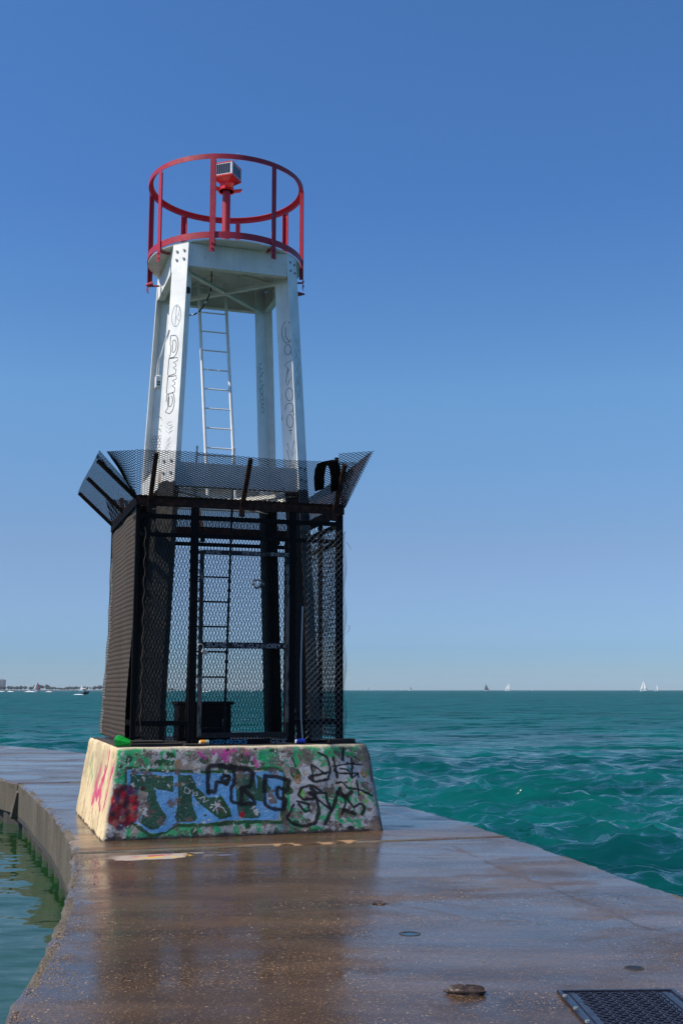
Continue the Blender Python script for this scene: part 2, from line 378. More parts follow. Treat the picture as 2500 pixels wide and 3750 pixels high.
FRONT,LEFT=json.loads(r'''[[["poly","green",[[-0.0,0.994],[0.098,0.99],[0.128,0.876],[0.147,0.752],[0.101,0.767],[0.046,0.794],[0.048,0.651],[0.031,0.605],[0.003,0.653],[-0.003,0.701]],0.0,0.0],["poly","green",[[0.165,0.975],[0.227,0.972],[0.229,0.748],[0.171,0.751]],0.0,0.0],["poly","green",[[0.713,0.997],[0.993,0.994],[0.992,0.843],[0.952,0.789],[0.888,0.806],[0.827,0.865],[0.783,0.923],[0.72,0.947]],0.0,0.0],["poly","green",[[0.541,0.768],[0.634,0.777],[0.641,0.723],[0.54,0.728]],0.0,0.0],["poly","green",[[0.548,0.933],[0.592,0.875],[0.581,0.821],[0.542,0.836]],0.0,0.0],["poly","white",[[0.658,0.695],[0.838,0.907],[0.957,0.803],[0.97,0.44],[0.992,0.066],[0.762,0.039],[0.655,0.311]],0.0,0.0],["stroke","green",[[0.897,0.601],[0.893,0.483]],0.0141,0.0033],["stroke","green",[[0.912,0.443],[0.909,0.342]],0.0124,0.0033],["stroke","green",[[0.715,0.331],[0.715,0.257]],0.0166,0.0033],["stroke","green",[[0.836,0.334],[0.832,0.199]],0.0141,0.0033],["stroke","green",[[0.651,0.461],[0.65,0.336]],0.0149,0.0033],["stroke","green",[[0.695,0.955],[0.69,0.72]],0.0141,0.0033],["stroke","green",[[0.457,0.135],[0.46,0.015]],0.0166,0.0025],["stroke","green",[[0.54,0.146],[0.542,0.007]],0.0166,0.0025],["stroke","green",[[0.489,0.144],[0.497,0.109]],0.0141,0.0025],["stroke","green",[[0.608,0.146],[0.598,0.054]],0.0108,0.0025],["stroke","green",[[0.649,0.119],[0.654,0.026]],0.0124,0.0025],["stroke","green",[[0.075,0.203],[0.092,0.005]],0.0168,0.0023],["stroke","green",[[0.377,0.156],[0.397,0.018]],0.0199,0.0031],["stroke","green",[[0.324,0.118],[0.335,0.044]],0.0153,0.0061],["stroke","green",[[0.767,0.757],[0.823,0.782]],0.0075,0.0021],["stroke","green",[[0.941,0.546],[0.97,0.375],[1.005,0.235]],0.0108,0.0021],["poly","green",[[0.827,0.152],[0.866,0.172],[0.885,0.123],[0.911,0.133],[0.926,0.036],[0.889,0.051],[0.871,0.112],[0.84,0.091]],0.0,0.0],["poly","green",[[0.713,0.044],[0.739,0.088],[0.78,0.061],[0.787,0.025],[0.72,0.014]],0.0,0.0],["poly","green",[[0.795,0.477],[0.829,0.449],[0.901,0.393],[0.901,0.33],[0.835,0.322],[0.778,0.401]],0.0,0.0],["stroke","dark",[[0.054,0.627],[0.049,0.782],[0.093,0.761],[0.225,0.724],[0.323,0.719],[0.449,0.706]],0.0099,0.0011],["stroke","dark",[[0.397,0.742],[0.549,0.748],[0.632,0.716],[0.645,0.629],[0.634,0.462],[0.63,0.313],[0.643,0.191],[0.616,0.134],[0.518,0.154],[0.396,0.141]],0.0116,0.0012],["stroke","dark",[[0.094,0.191],[0.136,0.103],[0.163,0.029],[0.212,0.076],[0.24,0.142],[0.364,0.131],[0.445,0.161]],0.0115,0.0011],["poly","blue",[[0.052,0.757],[0.226,0.712],[0.347,0.693],[0.461,0.687],[0.457,0.193],[0.349,0.148],[0.25,0.167],[0.212,0.076],[0.158,0.07],[0.124,0.157],[0.094,0.191],[0.13,0.306],[0.138,0.552],[0.06,0.557]],0.0,0.0],["poly","blue",[[0.397,0.696],[0.527,0.702],[0.606,0.718],[0.64,0.683],[0.633,0.513],[0.63,0.337],[0.605,0.17],[0.539,0.164],[0.461,0.182],[0.396,0.175]],0.0,0.0],["poly","dark",[[0.066,0.709],[0.226,0.676],[0.229,0.5],[0.164,0.551],[0.171,0.414],[0.212,0.235],[0.189,0.12],[0.161,0.106],[0.123,0.178],[0.13,0.295],[0.139,0.506],[0.072,0.556]],0.0,0.0],["poly","dark",[[0.242,0.687],[0.29,0.687],[0.311,0.553],[0.352,0.435],[0.409,0.431],[0.435,0.305],[0.439,0.216],[0.397,0.198],[0.356,0.289],[0.322,0.38],[0.294,0.473],[0.297,0.405],[0.33,0.247],[0.309,0.178],[0.25,0.178],[0.24,0.232],[0.249,0.431]],0.0,0.0],["poly","blue",[[0.292,0.485],[0.318,0.381],[0.356,0.278],[0.39,0.198],[0.357,0.158],[0.319,0.204],[0.299,0.36]],0.0,0.0],["poly","blue",[[0.296,0.672],[0.347,0.669],[0.348,0.446],[0.317,0.541]],0.0,0.0],["poly","dark",[[0.397,0.478],[0.421,0.352],[0.441,0.231],[0.421,0.197],[0.396,0.187]],0.0,0.0],["poly","dark",[[0.453,0.68],[0.522,0.689],[0.537,0.519],[0.557,0.467],[0.555,0.367],[0.501,0.408],[0.525,0.32],[0.548,0.222],[0.535,0.188],[0.47,0.199],[0.459,0.35]],0.0,0.0],["poly","dark",[[0.535,0.675],[0.56,0.634],[0.592,0.516],[0.582,0.465],[0.54,0.468]],0.0,0.0],["poly","brown",[[0.579,0.504],[0.599,0.439],[0.613,0.338],[0.58,0.341],[0.573,0.416]],0.0,0.0],["blob","dark",[[0.053,0.869]],0.0145,0.0145],["blob","dark",[[0.079,0.924]],0.005,0.005],["blob","dark",[[0.028,0.799]],0.0084,0.0084],["blob","dark",[[0.2,0.866]],0.0276,0.0276],["blob","dark",[[0.165,0.825]],0.0153,0.0145],["blob","dark",[[0.338,0.841]],0.0191,0.0138],["blob","dark",[[0.606,0.94]],0.0174,0.0108],["blob","dark",[[0.686,0.669]],0.0228,0.0207],["blob","dark",[[0.489,0.852]],0.029,0.0207],["blob","dark",[[0.524,0.816]],0.0133,0.0124],["blob","dark",[[0.652,0.486]],0.0207,0.0166],["blob","dark",[[0.631,0.215]],0.0149,0.0249],["blob","dark",[[0.499,0.103]],0.0108,0.0108],["blob","dark",[[0.674,0.117]],0.0141,0.0108],["blob","dark",[[0.31,0.067]],0.0145,0.0138],["blob","green",[[0.274,0.913]],0.013,0.013],["blob","ochre",[[0.234,0.803]],0.013,0.0168],["blob","brown",[[0.243,0.586]],0.0153,0.0099],["blob","ochre",[[0.693,0.613]],0.0141,0.0207],["blob","ochre",[[0.609,0.671]],0.0108,0.0108],["blob","ochre",[[0.803,0.502]],0.0083,0.0083],["blob","ochre",[[0.724,0.691]],0.0091,0.0166],["blob","brown",[[0.865,0.814]],0.0133,0.0108],["blob","brown",[[0.825,0.507]],0.0116,0.0141],["blob","brown",[[0.843,0.334]],0.0141,0.0116],["blob","brown",[[0.931,0.391]],0.0124,0.0182],["blob","brown",[[0.944,0.888]],0.0149,0.0166],["blob","brown",[[0.655,0.907]],0.0232,0.0182],["blob","brown",[[0.736,0.883]],0.0332,0.0249],["blob","brown",[[0.617,0.819]],0.0373,0.0207],["blob","brown",[[0.131,0.926]],0.0306,0.0153],["blob","brown",[[0.282,0.894]],0.0344,0.0214],["blob","brown",[[0.398,0.839]],0.023,0.0153],["blob","brown",[[0.133,0.394]],0.0191,0.023],["blob","brown",[[0.131,0.284]],0.023,0.0421],["blob","brown",[[0.197,0.198]],0.0172,0.0172],["blob","brown",[[0.235,0.387]],0.0268,0.0191],["blob","brown",[[0.301,0.2]],0.023,0.0099],["blob","brown",[[0.035,0.071]],0.0421,0.0268],["blob","brown",[[0.682,0.223]],0.0249,0.0207],["blob","brown",[[0.707,0.126]],0.0249,0.0124],["blob","brown",[[0.743,0.279]],0.0207,0.0249],["blob","brown",[[0.815,0.099]],0.0249,0.0108],["blob","brown",[[0.889,0.195]],0.0207,0.0124],["blob","brown",[[0.944,0.106]],0.0166,0.0124],["blob","brown",[[0.956,0.492]],0.0249,0.0249],["blob","ochre",[[0.958,0.665]],0.0124,0.0207],["blob","ochre",[[0.952,0.803]],0.0083,0.0166],["blob","white",[[0.966,0.189]],0.0332,0.029],["blob","green",[[0.977,0.678]],0.0108,0.0124],["blob","brown",[[0.987,0.915]],0.0207,0.0332],["blob","brown",[[0.026,0.548]],0.0191,0.023],["blob","lime",[[0.706,0.444]],0.0099,0.0182],["blob","lime",[[0.95,0.339]],0.0099,0.0099],["blob","lime",[[0.941,0.441]],0.0058,0.0124],["blob","red",[[0.48,0.239]],0.0108,0.0116],["blob","brown",[[0.626,0.051]],0.0166,0.0166],["blob","brown",[[0.492,0.04]],0.0207,0.0083],["blob","brown",[[0.977,0.091]],0.0249,0.029],["stroke","mag",[[0.318,0.93],[0.338,0.866]],0.013,0.0054],["stroke","mag",[[0.37,0.98],[0.376,0.89]],0.0153,0.0054],["stroke","mag",[[0.404,0.965],[0.418,0.875]],0.013,0.0054],["stroke","mag",[[0.382,0.902],[0.45,0.899]],0.0115,0.0054],["stroke","mag",[[0.397,0.953],[0.424,0.938],[0.455,0.95]],0.0149,0.0058],["stroke","mag",[[0.406,0.87],[0.423,0.842]],0.0166,0.0058],["stroke","mag",[[0.493,0.963],[0.499,0.907]],0.0216,0.0058],["stroke","mag",[[0.525,0.878],[0.539,0.768]],0.0116,0.0058],["cluster","red",[[0.059,0.361]],0.056,0.083],["stroke","black",[[0.354,0.481],[0.352,0.785],[0.438,0.774],[0.449,0.761]],0.0168,0.0038],["stroke","black",[[0.353,0.504],[0.382,0.479],[0.384,0.601],[0.429,0.617],[0.428,0.671],[0.398,0.648],[0.421,0.581]],0.013,0.0038],["stroke","black",[[0.397,0.773],[0.449,0.753],[0.501,0.737],[0.524,0.695],[0.511,0.546],[0.477,0.523],[0.477,0.361]],0.0149,0.0033],["stroke","black",[[0.451,0.733],[0.45,0.576],[0.439,0.538],[0.44,0.376],[0.479,0.348]],0.0124,0.0033],["stroke","black",[[0.397,0.598],[0.426,0.577],[0.435,0.654],[0.41,0.682]],0.0108,0.0033],["stroke","black",[[0.477,0.523],[0.51,0.445],[0.529,0.344],[0.492,0.347]],0.0141,0.0033],["stroke","black",[[0.569,0.66],[0.613,0.644],[0.66,0.602],[0.649,0.474],[0.614,0.527],[0.611,0.413],[0.644,0.386],[0.63,0.27],[0.587,0.291],[0.561,0.342],[0.569,0.66]],0.0133,0.0033],["stroke","black",[[0.634,0.462],[0.629,0.288]],0.0116,0.0033],["stroke","black",[[0.781,0.465],[0.741,0.538],[0.705,0.515],[0.69,0.433],[0.708,0.375],[0.747,0.378],[0.763,0.453],[0.794,0.451]],0.0099,0.0033],["stroke","black",[[0.686,0.358],[0.724,0.33],[0.729,0.256],[0.712,0.245],[0.69,0.333]],0.0083,0.0033],["stroke","black",[[0.668,0.316],[0.642,0.179],[0.661,0.106],[0.706,0.077],[0.744,0.111],[0.764,0.229],[0.761,0.39]],0.0116,0.0033],["stroke","black",[[0.739,0.506],[0.755,0.454],[0.729,0.456],[0.757,0.403]],0.0124,0.0033],["stroke","black",[[0.783,0.909],[0.819,0.851],[0.825,0.713],[0.809,0.593],[0.755,0.577],[0.733,0.631],[0.818,0.68]],0.0091,0.0033],["stroke","black",[[0.754,0.771],[0.753,0.69],[0.751,0.584]],0.0083,0.0033],["stroke","black",[[0.758,0.757],[0.803,0.66]],0.0066,0.0033],["stroke","black",[[0.844,0.85],[0.85,0.604],[0.842,0.712]],0.0108,0.0033],["stroke","black",[[0.835,0.747],[0.909,0.777],[0.954,0.761]],0.0066,0.0033],["stroke","black",[[0.917,0.833],[0.909,0.614]],0.0083,0.0033],["stroke","black",[[0.865,0.718],[0.896,0.709],[0.909,0.614],[0.936,0.653]],0.0075,0.0033],["stroke","black",[[0.837,0.699],[0.862,0.657],[0.935,0.666],[0.936,0.613]],0.0058,0.0033],["stroke","black",[[0.843,0.558],[0.866,0.564],[0.884,0.497],[0.924,0.481],[0.977,0.407]],0.0075,0.0033],["stroke","black",[[0.798,0.438],[0.801,0.337],[0.809,0.268]],0.0108,0.0033],["stroke","black",[[0.853,0.499],[0.814,0.249],[0.782,0.096]],0.0124,0.0033],["stroke","black",[[0.842,0.448],[0.874,0.395],[0.895,0.445]],0.0166,0.0033],["stroke","black",[[0.853,0.499],[0.871,0.344],[0.846,0.198]],0.0083,0.0033],["stroke","black",[[0.768,0.364],[0.81,0.25]],0.0083,0.0033],["stroke","black",[[0.874,0.395],[0.893,0.268],[0.927,0.315],[0.94,0.258],[0.924,0.192]],0.0116,0.0033],["stroke","black",[[0.857,0.246],[0.898,0.206]],0.0166,0.0033],["stroke","black",[[0.975,0.944],[0.976,0.802]],0.0066,0.0033],["stroke","black",[[0.988,0.677],[0.985,0.57]],0.0075,0.0033],["stroke","black",[[0.891,0.947],[0.88,0.82]],0.0108,0.0033],["stroke","black",[[0.871,0.041],[0.879,0.035]],0.0207,0.0033],["stroke","black",[[0.925,0.573],[0.924,0.417]],0.0083,0.0033],["stroke","black",[[0.681,0.857],[0.691,0.747]],0.0058,0.0033],["stroke","black",[[0.928,0.86],[0.952,0.803]],0.0058,0.0033],["stroke","white",[[0.27,0.555],[0.267,0.498],[0.283,0.474],[0.29,0.519],[0.27,0.555]],0.0034,0.0008],["stroke","white",[[0.298,0.519],[0.298,0.461],[0.314,0.46],[0.311,0.506]],0.0034,0.0008],["stroke","white",[[0.321,0.426],[0.344,0.447],[0.337,0.379],[0.356,0.412]],0.0034,0.0008],["stroke","white",[[0.367,0.355],[0.409,0.318],[0.42,0.262]],0.0038,0.0008],["stroke","white",[[0.382,0.387],[0.39,0.253]],0.0034,0.0008],["stroke","white",[[0.375,0.287],[0.398,0.352]],0.0034,0.0008]],[["stroke","pink",[[0.829,0.92],[0.842,0.778],[0.81,0.674],[0.733,0.562]],0.028,0.004],["stroke","pink",[[1.005,0.837],[0.97,0.65],[0.917,0.343]],0.02,0.004],["stroke","pink",[[0.665,0.705],[0.581,0.569],[0.545,0.408]],0.022,0.004],["stroke","pink",[[0.641,0.66],[0.614,0.575]],0.07,0.004],["stroke","pink",[[0.778,0.746],[0.813,0.636]],0.03,0.004],["stroke","pink",[[0.529,0.638],[0.531,0.519],[0.568,0.395]],0.028,0.004],["stroke","pink",[[0.532,0.323],[0.586,0.363]],0.05,0.004],["stroke","pink",[[0.604,0.367],[0.594,0.294],[0.598,0.184]],0.018,0.004],["stroke","pink",[[0.697,0.471],[0.659,0.363]],0.03,0.004],["stroke","pink",[[0.751,0.351],[0.824,0.286]],0.02,0.004],["stroke","pink",[[0.705,0.473],[0.77,0.425]],0.05,0.004],["stroke","pink",[[0.958,0.819],[0.944,0.519],[0.89,0.287]],0.012,0.004],["stroke","pink",[[0.568,0.507],[0.69,0.388]],0.05,0.004],["stroke","pink",[[0.563,0.487],[0.643,0.395]],0.03,0.004],["stroke","pink",[[0.795,0.613],[0.749,0.529]],0.04,0.004],["stroke","pgreen",[[0.153,0.674],[0.135,0.561]],0.04,0.01],["stroke","pgreen",[[0.246,0.669],[0.396,0.53]],0.03,0.01],["stroke","pgreen",[[0.273,0.832],[0.4,0.551]],0.02,0.01],["stroke","pgreen",[[0.365,0.823],[0.321,0.629]],0.02,0.01],["stroke","streak",[[0.455,0.94],[0.51,0.644]],0.16,0.05],["stroke","streak",[[0.739,0.938],[0.646,0.681]],0.12,0.05],["stroke","streak",[[0.205,0.952],[0.154,0.731]],0.05,0.05]]]''')
PAL=dict(green=srgb(34,160,100),dark=srgb(40,78,46),blue=srgb(98,158,208),black=srgb(20,19,24),mag=srgb(196,62,148),ochre=srgb(166,116,52),brown=srgb(112,96,88),white=srgb(182,182,184),red=srgb(168,22,38),lime=srgb(120,180,90),pink=srgb(196,62,110),pgreen=srgb(120,160,110),streak=srgb(150,132,108))
def draw_front():
    c=Canvas(1500,500,.33,3); h,w=500,1500
    n1=vnoise(h,w,120,11,5); n2=vnoise(h,w,40,12,5); n3=vnoise(h,w,16,13,4); n4=vnoise(h,w,70,14,5)
    c.put(np.ones((h,w)),srgb(172,170,166))
    c.put(np.clip((n1-.5)*8,0,1)*.8,PAL['brown']*1.35); c.put(np.clip((n4-.58)*12,0,1)*.7,srgb(140,126,112))
    c.put(np.clip((vnoise(h,w,110,81,4)-.58)*14,0,1)*.85,PAL['green']); c.put(np.clip((vnoise(h,w,70,82,4)-.68)*14,0,1)*.8,srgb(70,150,140))
    chips=[]
    nblack=0
    for it in FRONT:
        k,col,pts,w_,s_=it; a=.94
        if k=='poly': m_=c.poly(pts)
        elif k=='stroke': m_=c.stroke(pts,w_,s_)
        elif k=='blob': m_=c.blob(pts[0],w_,s_*1.)
        else:
            # overlapping sprayed dots
            rs=np.random.RandomState(5); cols=[srgb(120,14,26),srgb(90,16,36),srgb(60,40,90),srgb(190,30,40),srgb(30,22,40),srgb(120,20,30),srgb(24,20,30),srgb(170,90,80),srgb(80,60,110)]
            cx,cy=pts[0]
            for q in range(150):
                an=rs.rand()*6.28; rr=math.sqrt(rs.rand())*.9; m_=np.clip(1.6-np.hypot((c.WX-cx-rr*math.cos(an)*.056)/.013,(c.WY-cy*c.a-rr*math.sin(an)*.080)/.015)*1.4,0,1)
                c.put(m_*.8,cols[rs.randint(len(cols))])
            continue
        if k=='blob' and col in('brown','ochre'): m_=m_*np.clip((n3-.36)*6,0,1)
        if col=='white' and k=='poly': m_=m_*np.clip((n2-.45)*7,0,1)
        if col in('green','mag'): m_=m_*np.clip((n3-.3)*9,0,1)
        if col=='mag': a=.85
        if col=='dark': a=.95
        if col=='black' and nblack==0:
            nblack=1 # chips before the newest black tags
            grp=np.clip((vnoise(h,w,200,51,4)-.44)*5,0,1)
            for sd_,cell,th,cc in ((61,50,.63,(112,100,90)),(62,30,.66,(190,188,184)),(63,30,.70,(70,60,56)),(64,34,.70,(52,130,96)),(65,24,.72,(150,128,104)),(67,16,.74,(206,200,204))):
                nn=vnoise(h,w,cell,sd_,5); c.put(np.clip((nn-th)*26,0,1)*grp*.92,srgb(*cc))
            ch=np.clip((n3*.35+n2*.65-.645)*22,0,1); c.put(ch*.9,srgb(188,186,184))
            ch=np.clip((vnoise(h,w,60,21,5)-.67)*18,0,1); c.put(ch*.9,srgb(98,84,76))
            ch=np.clip((vnoise(h,w,40,22,4)-.76)*20,0,1); c.put(ch,srgb(60,40,44))
            ch=np.clip((vnoise(h,w,26,23,4)-.80)*20,0,1); c.put(ch,srgb(170,40,60))
        c.put(m_*a,PAL[col])
    V=c.Y/c.a
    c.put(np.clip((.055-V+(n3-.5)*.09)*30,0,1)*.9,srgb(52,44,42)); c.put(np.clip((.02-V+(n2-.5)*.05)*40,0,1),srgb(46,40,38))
    c.put(np.clip((V-.962+(n2-.5)*.05)*40,0,1)*.85,srgb(206,190,160))  # warm strip paints sunlight along the top rim
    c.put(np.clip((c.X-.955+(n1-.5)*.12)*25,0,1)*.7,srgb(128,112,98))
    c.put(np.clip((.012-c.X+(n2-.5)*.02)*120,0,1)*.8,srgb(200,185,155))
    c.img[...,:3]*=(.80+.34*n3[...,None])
    return c.image('mural')
def draw_left():
    c=Canvas(500,160,.32,8); h,w=160,500
    n1=vnoise(h,w,60,31,4); st=vnoise(4,w,7,32,3)[1][None].repeat(h,0); n2=vnoise(h,w,12,33,4)
    c.put(np.ones((h,w)),srgb(214,192,152)); c.put(np.clip((n1-.42)*5,0,1)*.6,srgb(184,160,122))
    for it in LEFT:
        k,col,pts,w_,s_=it; m_=c.stroke(pts,w_,max(s_,.004))*(.75+.25*(n2>.5)); c.put(m_*(.55 if col in('streak','pgreen') else .92),PAL[col])
    c.put(np.clip((st*.55+n2*.45-.60)*22,0,1)*.7,srgb(120,104,84))  # dark streaks paint the shade of bumps and pits in the face
    V=c.Y/c.a; c.put(np.clip((.03-V+(n2-.5)*.05)*40,0,1),srgb(60,50,44))
    return c.image('side_paint')
def draw_deck():
    # 8 m x 8 m, x -5..3, y 8..16
    N=900; im=np.zeros((N,N,4)); X,Y=np.meshgrid(-5+(np.arange(N)+.5)/N*8,8+(np.arange(N)+.5)/N*8)
    n1=vnoise(N,N,90,41,5); n2=vnoise(N,N,26,42,5); n3=vnoise(N,N,9,43,3)
    wx=X+(n1-.5)*.5; wy=Y+(n1-.5)*.3+(n2-.5)*.14
    def put(m,c): 
        m=np.clip(m,0,1)[...,None]; im[...,:3]=np.where(m>0,im[...,:3]*(1-m)+np.array(c)*m,im[...,:3]); im[...,3:]=im[...,3:]*(1-m)+m
    def band(x0,x1,y0,y1,sx=.15,sy=.05): return np.clip((wx-x0)/sx,0,1)*np.clip((x1-wx)/sx,0,1)*np.clip((wy-y0)/sy,0,1)*np.clip((y1-wy)/sy,0,1)
    yl=lambda x: 12.5+(x+2.84)*.31 # slab joint
    q=wy-yl(wx)
    put(np.clip((wx+3.2)/.1,0,1)*np.clip((.2-wx)/1.5,0,1)*np.clip((q-.12)/.05,0,1)*np.clip((.42-q)/.08,0,1)*.8,srgb(112,84,56))
    put(np.clip((wx+1.4)/.5,0,1)*np.clip((.35-wx)/.4,0,1)*np.clip((q+.06)/.03,0,1)*np.clip((.20-q)/.06,0,1)*np.clip((n2-.38)*8,0,1),srgb(156,124,92))
    put(np.clip((wx+3.1)/.1,0,1)*np.clip((-1.75-wx)/.5,0,1)*np.clip((q+.72)/.12,0,1)*np.clip((-.02-q)/.06,0,1)*np.clip((n2-.25)*6,0,1)*.9,srgb(120,102,84))
    put(np.clip((wx+2.45)/.2,0,1)*np.clip((-1.15-wx)/.4,0,1)*np.clip((q+.78)/.08,0,1)*np.clip((-.28-q)/.08,0,1)*np.clip((n2-.44)*14,0,1),srgb(170,156,142))
    put(np.clip((wx+2.1)/.1,0,1)*np.clip((-1.5-wx)/.1,0,1)*np.clip((q+.62)/.04,0,1)*np.clip((-.46-q)/.04,0,1)*np.clip((n3-.42)*14,0,1),srgb(208,170,70))
    put(np.clip((wx+2.2)/.1,0,1)*np.clip((-1.6-wx)/.1,0,1)*np.clip((q+.5)/.04,0,1)*np.clip((-.36-q)/.04,0,1)*np.clip((n3-.5)*14,0,1),srgb(180,90,90))
    put(np.clip((wx+1.5)/.2,0,1)*np.clip((-.9-wx)/.3,0,1)*np.clip((q+.7)/.08,0,1)*np.clip((-.35-q)/.08,0,1)*np.clip((n3-.5)*10,0,1)*.7,srgb(120,128,160))
    # dry rim on the slab corner left of the base
    put(np.clip((wx+3.75)/.3,0,1)*np.clip((-2.5-wx)/.3,0,1)*np.clip((wy-12.9)/.1,0,1)*np.clip((14.4-wy)/.5,0,1)*np.clip((n2-.30)*6,0,1)*.85,srgb(150,124,92))
    SEAM=[(1.22, 13.09), (1.48, 11.74), (1.65, 11.07), (1.89, 9.99), (2.05, 9.44), (2.15, 8.75), (2.37, 8.42)]
    D=np.full(X.shape,9.)
    for (x0,y0),(x1,y1) in zip(SEAM,SEAM[1:]):
        dx,dy=x1-x0,y1-y0; t=np.clip(((X-x0)*dx+(Y-y0)*dy)/(dx*dx+dy*dy),0,1); D=np.minimum(D,np.hypot(X-x0-t*dx+(n2-.5)*.10,Y-y0-t*dy+(n1-.5)*.12))
    put(np.clip((.035+.09*np.clip(n1-.5,0,1)-D)/.02,0,1)*np.clip((n2-.36)*6,0,1)*.75,srgb(104,80,62)); put(np.clip((.012-D)/.008,0,1)*np.clip((n1-.40)*8,0,1)*.9,srgb(40,28,22))
    for cx_,cy_,rx_,ry_ in ((1.05,12.2,.34,.10),(1.4,11.1,.30,.09),(2.0,10.6,.35,.10),(-.3,9.1,.5,.05),(-1.9,10.2,.25,.2),(-2.05,9.4,.2,.25)):
        put(np.clip((1-np.hypot((wx-cx_)/rx_,(wy-cy_)/ry_))*5,0,1)*np.clip((n2-.40)*7,0,1)*.7,srgb(96,70,52))
    o=bpy.data.images.new('deck_dry_patches',N,N,alpha=True); a=im; c=np.clip(a[...,:3],0,1); a[...,:3]=np.where(c<.0031308,c*12.92,1.055*c**(1/2.4)-.055)
    o.pixels.foreach_set(a.astype(np.float32).ravel()); o.update(); o.pack(); return o
DECKIMG=draw_deck()
def img_mat(name,img,bs=.6):
    b=NB(name); t=b.n('ShaderNodeTexImage'); t.image=img; t.extension='EXTEND'; b.L(b.co('UV'),t.inputs[0])
    h=b.math('ADD',b.noise(38,6,.65),b.math('MULTIPLY',b.noise(9,4),.8))
    return b.set(col=t.outputs[0],rough=.75,spec=.3,normal=b.bump(h,bs,.012))
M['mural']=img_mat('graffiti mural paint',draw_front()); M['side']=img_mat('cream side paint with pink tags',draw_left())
M['basec']=simple('bare base concrete',(.24,.21,.18),.85,0,.35,5,.6,bscale=30)
M['deck']=mk_deck(); M['lake']=mk_lake(); M['harbour']=mk_harbour()

# ------------------------------------------------------------------ water
WZ=-.8
HARB=[(-.5,-30),(-.6,6),(-1.2,10),(-1.6,14),(-3.,18),(-6.5,26),(-11.5,33),(-18,42),(-45,76),(-400,76),(-400,-30)]
def inpoly(X,Y,P):
    ins=np.zeros(X.shape,bool)
    for i in range(len(P)):
        x0,y0=P[i]; x1,y1=P[i-1]
        if y0==y1: continue
        ins^=((y0>Y)!=(y1>Y))&(X<(x1-x0)*(Y-y0)/(y1-y0)+x0)
    return ins
def make_lake():
    rs=np.random.RandomState(4)
    r=[5.]; 
    while r[-1]<5200:
        x=r[-1]; r.append(x+ max(.055, min(x*x/2875*.42, x*.03)))
    r=np.array(r); na=1000; az=np.linspace(R(48),R(132),na)
    # denser columns in the middle
    t=np.linspace(-1,1,na); az=np.pi/2+R(42)*(.45*t+.55*t**3)
    RR,AA=np.meshgrid(r,az,indexing='ij'); X=RR*np.cos(AA); Y=RR*np.sin(AA)
    dr=np.gradient(r)[:,None]; da=np.abs(np.gradient(az))[None]*RR; cell=np.maximum(dr,da)
    Z=np.zeros_like(X); DX=np.zeros_like(X); DY=np.zeros_like(X); full=0; kept=np.zeros_like(X)
    nw=80
    lam=np.exp(np.linspace(math.log(.28),math.log(7.5),nw))
    for i,l in enumerate(lam):
        k=2*math.pi/l; th=R(238)+rs.randn()*R(42 if l<3 else 26); ph=rs.rand()*6.28
        s=.056*(1.2 if l<1.2 else (.9 if l<2.0 else .42))*(.75+.5*rs.rand()); a=s/k
        wgt=np.clip(l/(2.6*cell)-.6,0,1); kx,ky=k*math.cos(th),k*math.sin(th)
        p=kx*X+ky*Y+ph; Z+=a*wgt*np.cos(p); DX-=.8*a*wgt*math.cos(th)*np.sin(p); DY-=.8*a*wgt*math.sin(th)*np.sin(p)
        full+=s*s; kept+=s*s*wgt**2
    lost=np.sqrt(np.clip(1-kept/full,0,1))
    env=.8+.4*np.sin(X*.11+1)*np.sin(Y*.07)
    Z=Z*env
    V=np.stack([X+DX,Y+DY,WZ+Z],-1).reshape(-1,3)
    n=na; i,j=np.meshgrid(np.arange(len(r)-1),np.arange(na-1),indexing='ij'); a=(i*n+j).ravel()
    F=np.stack([a,a+1,a+n+1,a+n],-1)
    cx=X[:-1,:-1].ravel(); cy=Y[:-1,:-1].ravel(); F=F[~inpoly(cx,cy,HARB)]
    F=F[:,::-1]
    me=nmesh('lake',V,F,True)
    at=me.attributes.new('lost','FLOAT','POINT'); L=lost.ravel().astype(np.float32)
    if len(me.vertices)==len(L): at.data.foreach_set('value',L)
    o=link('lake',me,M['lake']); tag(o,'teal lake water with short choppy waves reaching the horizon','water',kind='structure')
    # the rest of the lake, to the sides and behind the pier
    B=6000; q=[]
    m=MB(); A=R(48.5)
    m.add([(0,0,WZ-.01),(B*math.cos(A),B*math.sin(A),WZ-.01),(B,-B,WZ-.01),(0,-B,WZ-.01)],[(3,2,1,0)])
    m.add([(-300,70,WZ-.01),(-B*.4,-B*.3,WZ-.01),(-B,B*.9,WZ-.01),(-B*math.cos(A),B*math.sin(A),WZ-.01)],[(3,2,1,0)])
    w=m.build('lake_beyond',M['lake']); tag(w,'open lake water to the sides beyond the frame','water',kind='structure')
    m=MB(); m.add([(x,y,WZ+.004) for x,y in HARB],[tuple(range(len(HARB)))]); h=m.build('harbour_water',M['harbour'])
    if h.data.polygons[0].normal.z<0: h.data.flip_normals()
    tag(h,'calm green water in the lee of the pier wall','water',kind='structure')
make_lake()

